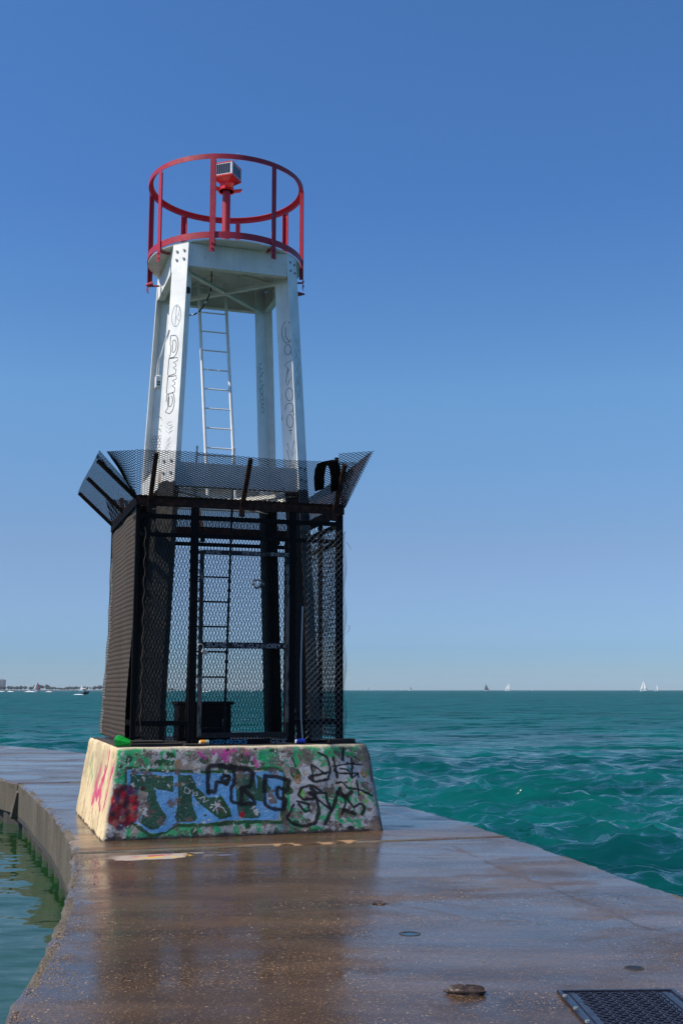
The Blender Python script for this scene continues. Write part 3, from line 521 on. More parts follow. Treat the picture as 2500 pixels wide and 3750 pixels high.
# ------------------------------------------------------------------ pier
LE=[(-1.35,-12),(-1.5,2),(-1.62,4.4),(-1.75,6.26),(-1.80,6.6),(-1.865,7.27),(-2.0,8.2),(-2.135,9.1),(-2.401,10.52),(-2.66,11.74),(-2.83,12.48)]
LE2=[(-2.84,12.52),(-2.97,13.09),(-3.397,14.54),(-3.95,16.25),(-4.36,17.4),(-4.83,18.65),(-5.40,20.3),(-5.93,21.66)]
LE3=[(-5.98,21.78),(-6.6,22.77),(-8.6,25.6),(-11.,28.6),(-13,31.0)]
LE4=[(-13.1,31.1),(-19,39),(-46,74)]
RE=[(3.75,-12),(3.4,5),(2.84,9.95),(2.414,12.0),(1.97,13.93)]
RE2=[(1.965,13.95),(1.47,15.97),(.965,17.48),(.4,18.9),(-.9,21.4),(-1.6,22.6)]
RE3=[(-1.65,22.7),(-4.2,27.6),(-6.98,31.9)]
RE4=[(-7.05,32.1),(-9.25,35.0),(-10.6,36.4),(-16,43.5),(-42,76)]
def dens(P,step=.12,jit=.012,edge=True):
    out=[]
    for a,b in zip(P,P[1:]):
        L=math.dist(a,b); n=max(1,int(L/step)); n=min(n,60)
        for i in range(n):
            t=i/n; out.append((a[0]+(b[0]-a[0])*t,a[1]+(b[1]-a[1])*t))
    out.append(P[-1]); return out
def slab(name,left,right,label=None):
    """closed outline: left edge near->far then right edge far->near; worn edges, sides down to the piling"""
    Lp=dens(left); Rp=dens(right)[::-1]
    far=dens([left[-1],right[-1]],.3)[1:-1]; near=dens([right[0],left[0]],.3)[1:-1]
    out=Lp+far+Rp+near; n=len(out); V=[];F=[]
    def off(i,dd):
        a=Vector(out[i-1]); b=Vector(out[(i+1)%n]); t=(b-a).normalized(); nn=Vector((-t.y,t.x)); 
        return (out[i][0]-nn.x*dd,out[i][1]-nn.y*dd)
    for ins,z,j in ((0,-.56,.003),(0,-.12,.010),(0,-.035,.022),(.025,-.008,.024),(.075,0,0)):
        for i in range(n):
            x,y=off(i,-0)+() if ins==0 else off(i,ins)
            q=noise.noise((x*3,y*3,z*4)); q2=noise.noise((x*9,y*9,5+z)); chip=max(0,noise.noise((x*1.3,y*1.3,9))-.28)*.07 if z>-.2 and z<0 else 0
            a=Vector(off(i,j*(q+q2)*1.4+chip+ins)) if z<0 else Vector(off(i,ins))
            V.append((a.x,a.y,z-(chip*.25 if z<-.001 and z>-.05 else 0)))
    for k in range(4):
        for i in range(n): F.append((k*n+i,k*n+(i+1)%n,(k+1)*n+(i+1)%n,(k+1)*n+i))
    F.append(tuple(range(4*n,5*n)))
    me=bpy.data.meshes.new(name); me.from_pydata(V,[],F); 
    me.materials.append(M['deck']); me.materials.append(M['wall'])
    for p in me.polygons:
        c_=p.center; p.material_index=1 if (p.index<2*n or (p.index<4*n and noise.noise((c_.x*1.4,c_.y*1.4,2))>-.02)) else 0
    me.update()
    if me.polygons[-1].normal.z<0: me.flip_normals()
    return me
pier=link('pier',slab('pier',LE,RE)); tag(pier,'wet brown concrete pier deck curving away to the left between the lake and the harbour water','pier',kind='structure')
for a,b in ((LE2,RE2),(LE3,RE3),(LE4,RE4)):
    link('slab',slab('slab',a,b),None,pier)
# sheet piling under the left edge
def piling():
    pts=dens((LE+LE2+LE3+LE4)[2:],.2)
    m=MB(); up=[];n=0
    P=[Vector((x,y)) for x,y in pts if y<60]
    prof=[]
    s=0; last=P[0]
    Q=[]
    for i in range(1,len(P)):
        Q.append(P[i])
    k=0; line=[]
    for i in range(1,len(P)-1):
        t=(P[i+1]-P[i-1]).normalized(); nn=Vector((t.y,-t.x))*-1  # towards harbour (left)
        nn=Vector((-1,0))
        o=-.04 if (i//2)%2 else -.24
        line.append(P[i]+nn*o)
    V=[(p.x,p.y,-.555) for p in line]+[(p.x,p.y,-2.) for p in line]; n=len(line)
    F=[(i,i+1,n+i+1,n+i) for i in range(n-1)]
    m.add(V,F); return m.build('sheet_piling',M['pile'],pier)
piling()
m=MB()
pp=dens(LE2,.3); 
pp=pp[3:]
for a,b in zip(pp,pp[1:]): m.bar((a[0]+.03,a[1],-.60),(b[0]+.03,b[1],-.60),.05,.09)
m.build('waler',M['pile'],pier)
# lower body of the pier so nothing shows through the joints
body=[p for p in dens(LE+LE2+LE3+LE4,2)]; rb=[p for p in dens(RE+RE2+RE3+RE4,2)]
m=MB(); P=[(x+.3,y) for x,y in body]+[(x-.12,y) for x,y in rb[::-1]]
m.prism(P,-2.2,-.12); core=m.build('pier_core',M['wall'],pier)
# broken concrete shard standing in the joint
m=MB(); m.box((-5.93,21.62,-.38),(.14,.20,.5),Matrix.Rotation(.2,3,'Y')@Matrix.Rotation(.3,3,'Z'),.03)
o=m.build('concrete_shard',M['wall']); tag(o,'broken upright concrete shard wedged in the dark joint of the pier wall','rubble')

# ------------------------------------------------------------------ base block
YAW=R(17.8); T=Vector((-1.655,15.70,0)); HB=1.034; S0,S1=1.703,1.555
def rootobj(o,z=0): o.location=(T.x,T.y,z); o.rotation_euler=(0,0,YAW); return o
def base_block():
    rows=[(i/26.) for i in range(25)]+[.975,.992,1.0]
    per=[]; n=64
    # perimeter param: four sides, rounded corners r
    sides=[((-1,-1),(1,-1)),((1,-1),(1,1)),((1,1),(-1,1)),((-1,1),(-1,-1))]
    V=[];F=[];UV=[];MI=[]
    for si,(a,b) in enumerate(sides):
        for i in range(n): 
            t=i/n; per.append((si,t,a[0]+(b[0]-a[0])*t,a[1]+(b[1]-a[1])*t))
    N=len(per); rad=.05
    for tz in rows:
        h=S0+(S1-S0)*tz; z=HB*tz
        e=0
        if tz>.97: e=.028*((tz-.97)/.03)**2
        for si,t,x,y in per:
            px,py=x*h,y*h; rr=rad*(2.2 if (x>0 and tz>.9) else 1)
            # rounded corner
            cx,cy=h-rr,h-rr
            if abs(px)>cx and abs(py)>cy:
                dx,dy=abs(px)-cx,abs(py)-cy; L=math.hypot(dx,dy); 
                if L>rr: dx*=rr/L; dy*=rr/L
                px=math.copysign(cx+dx,px); py=math.copysign(cy+dy,py)
            q=noise.noise((px*2.5,py*2.5,z*2.5))*.010+noise.noise((px*9,py*9,z*9))*.006+noise.noise((px*25,py*25,z*25))*.003
            if tz<.05: q+=noise.noise((px*6,py*6,3))*.02
            L=math.hypot(px,py); f=1-(q+e)/L
            zz=z-(.006 if tz>.97 else 0)*noise.noise((px*4,py*4,1))
            V.append((px*f,py*f,zz))
    for r in range(len(rows)-1):
        for i in range(N):
            j=(i+1)%N; F.append((r*N+i,r*N+j,(r+1)*N+j,(r+1)*N+i)); si=per[i][0]
            t0=per[i][1]; t1=t0+1/n; v0,v1=rows[r],rows[r+1]
            if si==3: u0,u1=t0,t1
            else: u0,u1=t0,t1
            UV+=[(u0,v0),(u1,v0),(u1,v1),(u0,v1)]; MI.append(1 if si==0 else (2 if si==3 else 0))
    F.append(tuple(range((len(rows)-1)*N,len(rows)*N))); UV+=[(0,0)]*N; MI.append(3)
    me=bpy.data.meshes.new('tower_base'); me.from_pydata(V,[],F); me.polygons.foreach_set('material_index',MI)
    uv=me.uv_layers.new(name='UVMap'); uv.data.foreach_set('uv',[c for p in UV for c in p])
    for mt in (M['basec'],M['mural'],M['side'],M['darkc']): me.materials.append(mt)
    me.polygons.foreach_set('use_smooth',[True]*(len(F)-1)+[False]); me.update()
    return me
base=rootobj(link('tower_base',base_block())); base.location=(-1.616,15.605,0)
tag(base,'tapered concrete block covered in green, blue and black graffiti under the tower','tower base')

# ------------------------------------------------------------------ tower
tower=rootobj(empty('light_tower')); tag(tower,'white four legged steel light tower with round red railing and lantern on top','light tower')
rleg=lambda z:1.5-.0635*(z-1.1)
s2=math.sqrt(.5)
def ribbon(frame,strokes,w,lift=.0015):
    """flat pen strokes; frame(u,v)->(point,normal)"""
    m=MB()
    for st in strokes:
        P=[frame(u,v) for u,v in st]; pts=[p for p,_ in P]; nn=[n_ for _,n_ in P]
        V=[]
        for i,p in enumerate(pts):
            a=pts[max(0,i-1)]; c=pts[min(len(pts)-1,i+1)]; t=(c-a)
            if t.length<1e-6: t=Vector((0,0,1))
            t.normalize(); s_=nn[i].cross(t).normalized()*w/2
            q=p+nn[i]*lift; V+=[q-s_,q+s_]
        m.add(V,[(2*i,2*i+1,2*i+3,2*i+2) for i in range(len(pts)-1)])
    return m
def arc(cx,cy,rx,ry,a0=0,a1=360,n=14): return [(cx+rx*math.cos(R(a0+(a1-a0)*i/n)),cy+ry*math.sin(R(a0+(a1-a0)*i/n))) for i in range(n+1)]
def leg(sx,sy,web,flip=1):
    out=Vector((sx*s2,sy*s2,0)); tan=Vector((-out.y,out.x,0))
    m=MB(); zs=[1.06,4.3,7.62]
    def P(u,v,z): 
        r=rleg(z)+v; q=out*r+tan*u; return Vector((q.x,q.y,z))
    w=.125;t=.011
    prof=[(-w,0),(w,0),(w,-t),(t*.6,-t),(t*.6,-web),(-t*.6,-web),(-t*.6,-t),(-w,-t)]
    n=len(prof); V=[P(u,v,z) for z in zs for u,v in prof]
    F=[]
    for k in range(len(zs)-1):
        for i in range(n): F.append((k*n+i,k*n+(i+1)%n,(k+1)*n+(i+1)%n,(k+1)*n+i))
    k=(len(zs)-1)*n
    F+=[(k,k+1,k+2,k+7),(k+3,k+4,k+5,k+6)]
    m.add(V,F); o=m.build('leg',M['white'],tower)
    # base plate
    c=P(0,-.1,1.05); m=MB(); m.box((c.x,c.y,1.048),(.42,.42,.026),Matrix.Rotation(math.atan2(out.y,out.x),3,'Z')); m.build('base_plate',M['black'],o)
    for zz in ((7.52,7.40) if (sx,sy)!=(1,1) else ()):
        for u in (-.055,.06):
            m=MB(); a=P(u,.0,zz); m.tube([a,a+out*.016],.017,6); m.build('bolt',M['bolt'],o)
    for zz in (4.62,4.46):
        for u in (-.055,.06):
            m=MB(); a=P(u,.0,zz); m.tube([a,a+out*.016],.017,6); m.build('bolt',M['bolt'],o)
    return o,P,out,tan
legs={}
for k_,(sx,sy,web) in dict(FL=(-1,-1,.275),FR=(1,-1,.285),BR=(1,1,.285),BL=(-1,1,.285)).items(): legs[k_]=leg(sx,sy,web)
# writing on the near left leg (outer plate): circled letter and outlined D E E D
o,P,out,tan=legs['FL']
fr=lambda u,z:(P(u,0,z),out)
def rect(x0,x1,z0,z1): return [(x0,z0),(x1,z0),(x1,z1),(x0,z1),(x0,z0)]
D1=[(-.075,6.33),(-.075,6.20),(-.06,6.20),(-.06,6.06),(-.075,6.06),(-.075,6.02)]+arc(-.02,6.175,.075,.155,-80,80,10)+[(-.075,6.33)]
D1i=[(-.035,6.25),(-.035,6.10)]+arc(-.02,6.175,.045,.09,-80,80,8)+[(-.035,6.25)]
def Eo(z0,h): return [(-.08,z0+h),(.055,z0+h),(.06,z0+h*.82),(-.005,z0+h*.74),(.04,z0+h*.62),(.04,z0+h*.5),(-.005,z0+h*.46),(.045,z0+h*.3),(.04,z0+.02),(-.07,z0),(-.085,z0+h*.1),(-.08,z0+h)]
D2=[(-.08,5.42),(-.075,5.52),(-.05,5.52),(-.055,5.42),(-.045,5.34),(-.085,5.28),(-.02,5.25)]+arc(-.01,5.40,.06,.14,-80,80,8)
mk=ribbon(fr,[D1,D1i,Eo(5.77,.24),Eo(5.52,.24),D2,[(-.04,5.48),(-.04,5.36),(-.01,5.34)]+arc(-.01,5.42,.03,.07,-80,80,6)],.010); mk.build('marker_writing',M['ink'],o,kind='stuff')
mk=ribbon(fr,[arc(-.005,6.60,.072,.155),[(-.01,6.74),(-.015,6.45)],[(-.01,6.74),(.045,6.70),(.03,6.60),(-.01,6.58),(.04,6.52)]],.007); mk.build('marker_writing',M['inkfaint'],o,kind='stuff')
rs=random.Random(3)
def scrawl(x0,x1,z0,z1,n,seed):
    q=random.Random(seed); out_=[]
    for i in range(n):
        z=z1+(z0-z1)*(i+.5)/n; h=abs(z1-z0)/n*.45; k=q.random()
        if k<.4: out_.append(arc((x0+x1)/2+q.uniform(-.01,.01),z,(x1-x0)*.38,h,q.uniform(0,90),q.uniform(300,420),10))
        elif k<.7: out_.append([(x0,z+h),((x0+x1)/2,z-h),(x1,z+h*.6),((x0+x1)/2+.01,z-h*.2)])
        else: out_.append([(x0,z-h),(x1,z+h),(x0+.01,z+h*.5),(x1,z-h)])
    return out_
ribbon(fr,scrawl(-.06,.05,4.98,5.14,3,1)+scrawl(-.04,.02,4.72,4.93,3,2),.005).build('marker_writing',M['inkfaint'],o,kind='stuff')
# near right leg: tall looping letters on the web, faint ones on the outer plate
o,P,out,tan=legs['FR']
fw=lambda v,z:(P(-.0066,v,z),-tan)
L=[]
def A(v,z,rv,rz,a0=0,a1=360): L.append(arc(v,z,rv,rz,a0,a1,14))
A(-.13,6.47,.08,.17,100,430); L.append([(-.15,6.55),(-.15,6.40),(-.10,6.32)]); A(-.13,6.20,.05,.08); L.append([(-.09,6.18),(-.06,6.05),(-.19,5.98),(-.13,5.90),(-.17,5.80)]); L.append([(-.14,5.92),(-.19,5.70),(-.09,5.78),(-.17,5.66)]);A(-.14,5.52,.055,.10)
A(-.15,5.32,.06,.07,-90,200);L.append([(-.10,5.28),(-.08,5.20)]);A(-.15,5.12,.05,.10);L.append([(-.18,4.98),(-.12,4.98)]);L.append([(-.15,5.0),(-.15,4.92)]);L.append([(-.10,4.82),(-.16,4.60),(-.21,4.80)])
L=[[(v,(z-5.0)*.93+5.18) for v,z in s_] for s_ in L]
L.append([(-.12,4.86),(-.17,4.70),(-.22,4.90)]);L.append(arc(-.16,4.60,.045,.09));L.append([(-.21,4.46),(-.11,4.40)]);L.append([(-.12,4.50),(-.20,4.36)])
ribbon(fw,L,.008).build('marker_writing',M['ink'],o,kind='stuff')
fp=lambda u,z:(P(u,0,z),out)
ribbon(fp,scrawl(-.06,.06,5.55,6.5,5,5),.006).build('marker_writing',M['inkfaint'],o,kind='stuff')
o,P,out,tan=legs['BR']
fb=lambda v,z:(P(-.0066 if False else .0066,v,z) if False else P(-.0066,v,z),-tan)
ribbon(fb,scrawl(-.22,-.10,5.75,6.5,8,7),.008).build('marker_writing',M['ink'],o,kind='stuff')
o,P,out,tan=legs['BL']
fb=lambda v,z:(P(.0066,v,z),tan)
fb2=lambda v,z:(P(-.0066,v,z),-tan)
hx=[]
for i in range(5):
    for j in range(9):
        cx=-.27+i*.05+(j%2)*.025; cz=4.95+j*.042; hx.append(arc(cx,cz,.027,.027,30,390,6))
for f_ in (fb,): ribbon(f_,hx,.005).build('marker_writing',M['ink'],o,kind='stuff')
ribbon(fb,scrawl(-.25,-.12,5.36,5.62,3,9)+scrawl(-.26,-.1,4.72,4.88,3,19),.007).build('marker_writing',M['ink'],o,kind='stuff')

def beam(p,q,h,fl,inward,name='beam',mat=None,par=None,z1=None,t=.012):
    """channel: web plate with inward flanges; p,q at top of web"""
    p,q=Vector(p),Vector(q); inward=Vector(inward); dn=Vector((0,0,-h))
    m=MB()
    def plate(a,b,e,f_): m.add([a,b,b+e,a+e,a+f_,b+f_,b+e+f_,a+e+f_],[(0,1,2,3),(7,6,5,4),(0,4,5,1),(1,5,6,2),(2,6,7,3),(3,7,4,0)])
    plate(p,q,dn,inward*t)
    plate(p+dn+inward*(t+.001),q+dn+inward*(t+.001),inward*fl,Vector((0,0,t)))
    plate(p+inward*(t+.001)-Vector((0,0,t)),q+inward*(t+.001)-Vector((0,0,t)),inward*fl,Vector((0,0,t-.001)))
    return m.build(name,mat or M['white2'],par or tower)
def ring4(z,h,fl,inset,mat=None):
    a=rleg(z-.1)*s2+.088-inset; b=rleg(z-.1)*s2-.088
    C=[(-b,-a),(b,-a),(a,-b),(a,b),(b,a),(-b,a),(-a,b),(-a,-b)]
    beam((-b,-a,z),(b,-a,z),h,fl,(0,1,0),mat=mat); beam((b,a,z),(-b,a,z),h,fl,(0,-1,0),mat=mat)
    beam((a,-b,z),(a,b,z),h,fl,(-1,0,0),mat=mat); beam((-a,b,z),(-a,-b,z),h,fl,(1,0,0),mat=mat)
    return a
a=ring4(7.62,.32,.085,.012)
a2=ring4(4.60,.31,.10,.012)
# diagonal braces under both rings
for zz,aa in ((7.30,a-.05),(4.29,a2-.05)):
    for k,(x0,y0,x1,y1) in enumerate(((-1,-1,1,1),(1,-1,-1,1))):
        m=MB(); e=aa-.09; z_=zz-.035-(.009 if k else 0)+.0; m.bar((x0*e,y0*e,z_),(x1*e,y1*e,z_),.008 if False else .065,.008)
        m.bar((x0*e,y0*e,z_+.03),(x1*e,y1*e,z_+.03),.008,.05)
        m.build('brace',M['white2'],tower)
# platform, kick band, railing
PR=1.085
m=MB(); m.lathe([(PR-.01,7.625),(PR,7.63),(PR,7.648),(PR-.01,7.652)],64); plat=m.build('platform',M['white2'],tower)
for k in range(4):
    m=MB(); a_=k*math.pi/2+.4; m.bar((math.cos(a_)*.3,math.sin(a_)*.3,7.612),(math.cos(a_)*1.0,math.sin(a_)*1.0,7.612),.04,.02); m.build('stiffener',M['white2'],plat)
off=0
m=MB(); n=72
m.sweep([(PR+.006,7.655),(PR+.014,7.655),(PR+.014,7.745),(PR+.006,7.745)],0,2*math.pi,n,True); kick=m.build('kick_band',M['red'],tower,True)
m=MB(); m.sweep([(PR+.012,8.775),(PR+.020,8.775),(PR+.020,8.846),(PR-.045,8.846),(PR-.045,8.838),(PR+.012,8.838)],0,2*math.pi,96,True); m.build('handrail',M['red'],tower,True)
for k in range(8):
    az=R(266.5+45*k)-YAW; m=MB(); Rz=Matrix.Rotation(az,3,'Z')
    def pb(c,sz): m.box(Rz@Vector(c),sz,Rz)
    zb=7.46 if k not in(2,6) else 7.30
    pb((PR+.026,0,(zb+8.775)/2),(.008,.072,8.775-zb)); pb((PR-.004,.032 if k<4 else -.032,(zb+.16+8.77)/2),(.05,.008,8.77-zb-.16))
    po=m.build('railing_post',M['red'],tower)
    for dz in (.05,.12): p_=Rz@Vector((PR+.031,0,zb+dz)); m=MB(); m.tube([p_,p_+Rz@Vector((.012,0,0))],.012,6); m.build('bolt',M['red'],po)
    m=MB(); m.box(Rz@Vector((PR-.06,0,7.606 if k not in(2,6) else 7.40)),(.16,.05,.010),Rz); m.build('bracket',M['red'],po)
for az,zz in ((R(4),7.27),(R(182),7.38)):
    m=MB(); Rz=Matrix.Rotation(az-YAW,3,'Z'); m.add([Rz@Vector(p)+Vector((0,0,zz)) for p in ((1.02,-.07,0),(1.14,-.02,0),(1.02,.07,.0),(1.02,-.07,.03),(1.12,-.02,.025),(1.02,.07,.035))],[(2,1,0),(3,4,5),(0,1,4,3),(1,2,5,4),(2,0,3,5)])
    m.build('bent_bracket',M['red'],tower)
# lantern
m=MB(); m.tube([(0,0,7.65),(0,0,8.80)],.058,20); m.build('lantern_pole',M['red'],tower,True)
lz=R(292+3)-YAW  # near corner direction
Rz=Matrix.Rotation(lz-math.pi/4,3,'Z')
m=MB()
def rb(c,sz,R_=Rz): m.box(R_@Vector(c),sz,R_)
hb=.152
rb((0,0,8.985),(.318,.318,.02)); rb((0,0,9.175),(.318,.318,.016)); rb((0,0,9.08),(.27,.27,.17))
V=[Rz@Vector((x*e,y*e,z)) for e,z in ((.155,8.975),(.075,8.905)) for x,y in ((-1,-1),(1,-1),(1,1),(-1,1))]
m.add(V,[(3,2,1,0),(4,5,6,7),(1,0,4,5),(2,1,5,6),(3,2,6,7),(0,3,7,4)])
m.tube([(0,0,8.80),(0,0,8.92)],.10,20); m.tube([(0,0,9.18),(0,0,9.215)],[.055,.035],16)
lan=m.build('lantern',M['redlamp'],tower)
m=MB(); m.tube([(0,0,8.80),(0,0,8.812)],.125,20)
for a_ in (20,110,200,290):
    Q=Matrix.Rotation(R(a_)-YAW,3,'Z'); m.box(Q@Vector((.15,0,8.83)),(.14,.11,.012),Q@Matrix.Rotation(R(-14),3,'Y'))
m.build('mounting_flange',M['redlamp'],lan)
for k in range(4):
    Q=Rz@Matrix.Rotation(k*math.pi/2,3,'Z'); m=MB(); m.box(Q@Vector((.149,0,9.08)),(.012,.27,.150),Q); pn=m.build('solar_panel',M['cell'],lan)
    m=MB()
    for j in range(8): m.box(Q@Vector((.1555,-.118+j*.0337,9.08)),(.002,.0022,.146),Q)
    for zz in (9.001,9.160): m.box(Q@Vector((.1555,0,zz)),(.003,.27,.009),Q)
    m.build('busbars',M['silver'],lan,kind='stuff')
    m=MB(); m.box(Q@Vector((.147,.147,9.08)),(.026,.026,.168),Q); m.build('corner_trim',M['silver'],lan)
m=MB()
for k in range(12):
    a_=k*math.pi/6+.2; ln=.20 if k%2 else .26; m.tube([(0,0,9.21),(math.cos(a_)*ln*.8,math.sin(a_)*ln*.8,9.21+ln*.55)],.0016,4)
m.build('bird_spikes',M['bolt'],lan,kind='stuff')
# upper ladder
def ladder(p0,p1,hw,r,n,z0,step,mat,rr=.011,name='ladder',zsplit=None):
    p0,p1=Vector(p0),Vector(p1); m=MB(); d_=p1-p0
    for s_ in (-1,1): m.tube([p0+Vector((s_*hw,0,0)),p1+Vector((s_*hw,0,0))],r,10)
    lad=m.build(name,mat,tower,True); first=None
    for i in range(n):
        z=z0+i*step; t=(z-p0.z)/d_.z; c=p0+d_*t; m=MB(); m.tube([c-Vector((hw,0,0)),c+Vector((hw,0,0))],rr,8)
        m.build('rung',mat,lad,True)
    return lad
ladder((.03,.14,4.35),(-.095,.50,7.60),.198,.023,11,4.48,.292,M['ladder'])
M['ladd2']=rusty('black ladder paint worn white at the top',(.70,.66,.60),(.40,.20,.10),.72,.6,8,below=4.12)
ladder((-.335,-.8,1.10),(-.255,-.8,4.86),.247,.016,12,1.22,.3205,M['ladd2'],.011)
# junction box and conduit on the near left leg
o,P,out,tan=legs['FL']
m=MB(); c=Vector((-1.02,-.70,5.70)); m.box(c,(.075,.10,.17),None,.01); jb=m.build('junction_box',M['white2'],tower)
m=MB(); m.tube([(-1.02,-.70,5.785),(-1.01,-.70,5.98),(-.96,-.72,6.2),(-.90,-.75,6.42)],.009,6); m.tube([(-1.045,-.70,5.785),(-1.03,-.70,5.97),(-.96,-.72,6.18)],.006,6); m.build('conduit',M['cablew'],tower)
m=MB()
for q in range(4): m.box((-1.03+.022*(q%2),-.752,5.66+.035*(q//2)),(.016,.003,.022))
m.build('sticker',M['cableb'],jb)
# sticker on the leg, hanging cable
a_=P(.09,-.02,7.0)
m=MB(); m.box(P(.006+.004,-.20,7.02),(.05,.05,.08),Matrix.Rotation(math.atan2(out.y,out.x),3,'Z')); m.build('sticker',M['cableb'],tower)
pts=[(-.234,-.2,7.50),(-.236,-.2,7.36),(-.243,-.2,7.214),(-.27,-.2,7.13),(-.30,-.2,7.069),(-.345,-.2,6.97),(-.399,-.2,6.896),(-.47,-.2,6.845),(-.551,-.2,6.829),(-.64,-.25,6.85),(-.70,-.4,6.9)]
m=MB(); m.tube(pts[1:],.010,7); cb=m.build('cable',M['cableb'],tower,True)
m=MB(); m.tube(pts[:3],.009,7); m.build('conduit',M['red'],tower)
for i in range(2,9,1):
    if i%2==0 or i>5:
        p_,q_=Vector(pts[i]),Vector(pts[i+1]); m=MB(); m.tube([p_.lerp(q_,.15),p_.lerp(q_,.5)],.0125,7); m.build('cable_wrap',M['cablew'],cb)

# ------------------------------------------------------------------ cage
cage=rootobj(empty('mesh_cage')); tag(cage,'black steel mesh security cage enclosing the legs of the light tower','cage')
HC=1.31; ZT=4.06
def part(m,name,mat,par=cage,**k): return m.build(name,mat,par,**k)
for x,y in ((-1,-1),(1,-1),(1,1),(-1,1)):
    m=MB(); w=.052 if x<0 else .09
    m.box((x*(HC-w/2+.03),y*(HC-.026),(1.05+ZT-.11)/2),(w,.052,ZT-.11-1.05),None,.004); po=part(m,'corner_post',M['black'])
# panel frames: intermediate posts and rails on each side
def side(k): return Matrix.Rotation(k*math.pi/2,3,'Z')
for k in range(4):
    Q=side(k)
    def rail(z,h=.055,x0=-HC+.03,x1=HC-.03,y=-HC,d_=.04,mat='black',name='rail'):
        m=MB(); m.box(Q@Vector(((x0+x1)/2,y,z)),(x1-x0,d_,h),Q); return part(m,name,M[mat])
    rail(ZT-.04,.125,-HC-.03,HC+.03,-HC-.012,.05,'rust','top_rail')
    rail(3.83,.055)
    if k!=2: rail(3.60,.05)
    if k in(1,3): rail(1.30,.06)
    if k==0: rail(1.30,.06,-HC+.03,-.66); rail(1.30,.06,.70,HC-.03)
    if k==0:
        for x0,x1 in ((-.653,-.558),(.612,.70)):
            m=MB(); m.box(((x0+x1)/2,-HC+.01,(1.05+3.96)/2),(x1-x0,.07,3.96-1.05),None,.004); part(m,'door_post',M['black'])
    elif k!=2:
        for xx in (-.42,.42):
            m=MB(); m.box(Q@Vector((xx,-HC+.01,(1.05+3.96)/2)),(.05,.05,3.96-1.05),Q); part(m,'post',M['black'])
# door leaf
dm=rusty('black door bar with pale scuffs',(.010,.010,.012),(.17,.17,.17),.60,.6,6,spec=.3)
M['doorpale']=rusty('worn grey door bar',(.13,.12,.11),(.03,.03,.03),.5,.6,9,spec=.3)
m=MB()
m.box((-.515,-HC-.03,(1.12+3.42)/2),(.05,.04,2.30)); m.box((.588,-HC-.03,(1.12+3.42)/2),(.042,.04,2.30))
m.box((.036,-HC-.03,3.40),(1.05,.04,.055)); m.box((.036,-HC-.03,1.15),(1.05,.04,.06)); m.box((.036,-HC-.03,2.245),(1.05,.035,.075))
door=m.build('door',dm,cage)
m=MB(); m.box((-.515,-HC-.052,1.50),(.046,.004,.72)); m.build('worn_patch',M['doorpale'],door); m=MB(); m.box((.588,-HC-.052,2.10),(.040,.004,1.60)); m.build('worn_patch',M['doorpale'],door)
ff=lambda u,z:(Vector((u,-HC-.05,z)),Vector((0,-1,0)))
ST={'S':[[(1,.9),(.6,1),(.1,.85),(.2,.6),(.8,.4),(.9,.15),(.4,0),(0,.1)]],'U':[[(0,1),(.1,.2),(.5,0),(.9,.2),(1,1)]],'M':[[(0,0),(.1,1),(.5,.4),(.9,1),(1,0)]],'E':[[(1,1),(0,1),(0,0),(1,0)],[(0,.5),(.7,.5)]],
 'O':[[(.5,1),(0,.7),(0,.3),(.5,0),(1,.3),(1,.7),(.5,1)]],'Z':[[(0,1),(1,1),(0,0),(1,0)]],'G':[[(1,.9),(.5,1),(0,.6),(.2,.1),(.8,0),(1,.4),(.5,.4)]],'K':[[(0,1),(0,0)],[(1,1),(0,.5),(1,0)]],'R':[[(0,0),(0,1),(.8,1),(.8,.6),(0,.5),(1,0)]],
 'X':[[(0,0),(1,1)],[(0,1),(1,0)]],'Y':[[(0,1),(.5,.5),(1,1)],[(.5,.5),(.4,0)]],'4':[[(.7,0),(.7,1),(0,.4),(1,.4)]],'A':[[(0,0),(.5,1),(1,0)],[(.2,.4),(.8,.4)]],'T':[[(0,1),(1,1)],[(.5,1),(.5,0)]],'H':[[(0,1),(0,0)],[(1,1),(1,0)],[(0,.5),(1,.5)]],'N':[[(0,0),(0,1),(1,0),(1,1)]],'W':[[(0,1),(.25,0),(.5,.7),(.75,0),(1,1)]],'C':[[(1,.9),(.4,1),(0,.5),(.4,0),(1,.1)]],'L':[[(0,1),(0,0),(1,0)]],'D':[[(0,0),(0,1),(.7,.9),(1,.5),(.7,.1),(0,0)]],'I':[[(.5,0),(.5,1)]],'V':[[(0,1),(.5,0),(1,1)]],'1':[[(.3,.8),(.6,1),(.6,0)]],'9':[[(.9,.6),(.4,.5),(.1,.8),(.5,1),(.9,.8),(.9,.3),(.5,0)]],'.':[[(.4,0),(.5,.1)]]}
def text(s,x,z,h,w,gap=.25,vert=False):
    out_=[]
    for ch in s:
        for st in ST.get(ch,[]): out_.append([(x+a_*w,z+b_*h) for a_,b_ in st])
        if vert: z-=h*1.25
        else: x+=w*(1+gap)
    return out_
ribbon(ff,text('SUME',-.47,3.385,.035,.04)+text('SOZE',.36,3.385,.032,.05)+text('KEYS',.0,3.385,.03,.04),.006).build('door_writing',M['chalk'],door,kind='stuff')
ribbon(ff,text('SUME',-.45,2.225,.045,.055)+text('THE',-.1,2.225,.04,.04)+text('GUMNOR',.08,2.215,.05,.05)+text('19',.42,2.225,.04,.03)+text('K',.54,2.225,.035,.025),.008).build('door_writing',M['chalk'],door,kind='stuff')
ribbon(ff,text('GRATOTY',.572,3.22,.05,.03,vert=True),.006).build('door_writing',M['chalk'],door,kind='stuff')
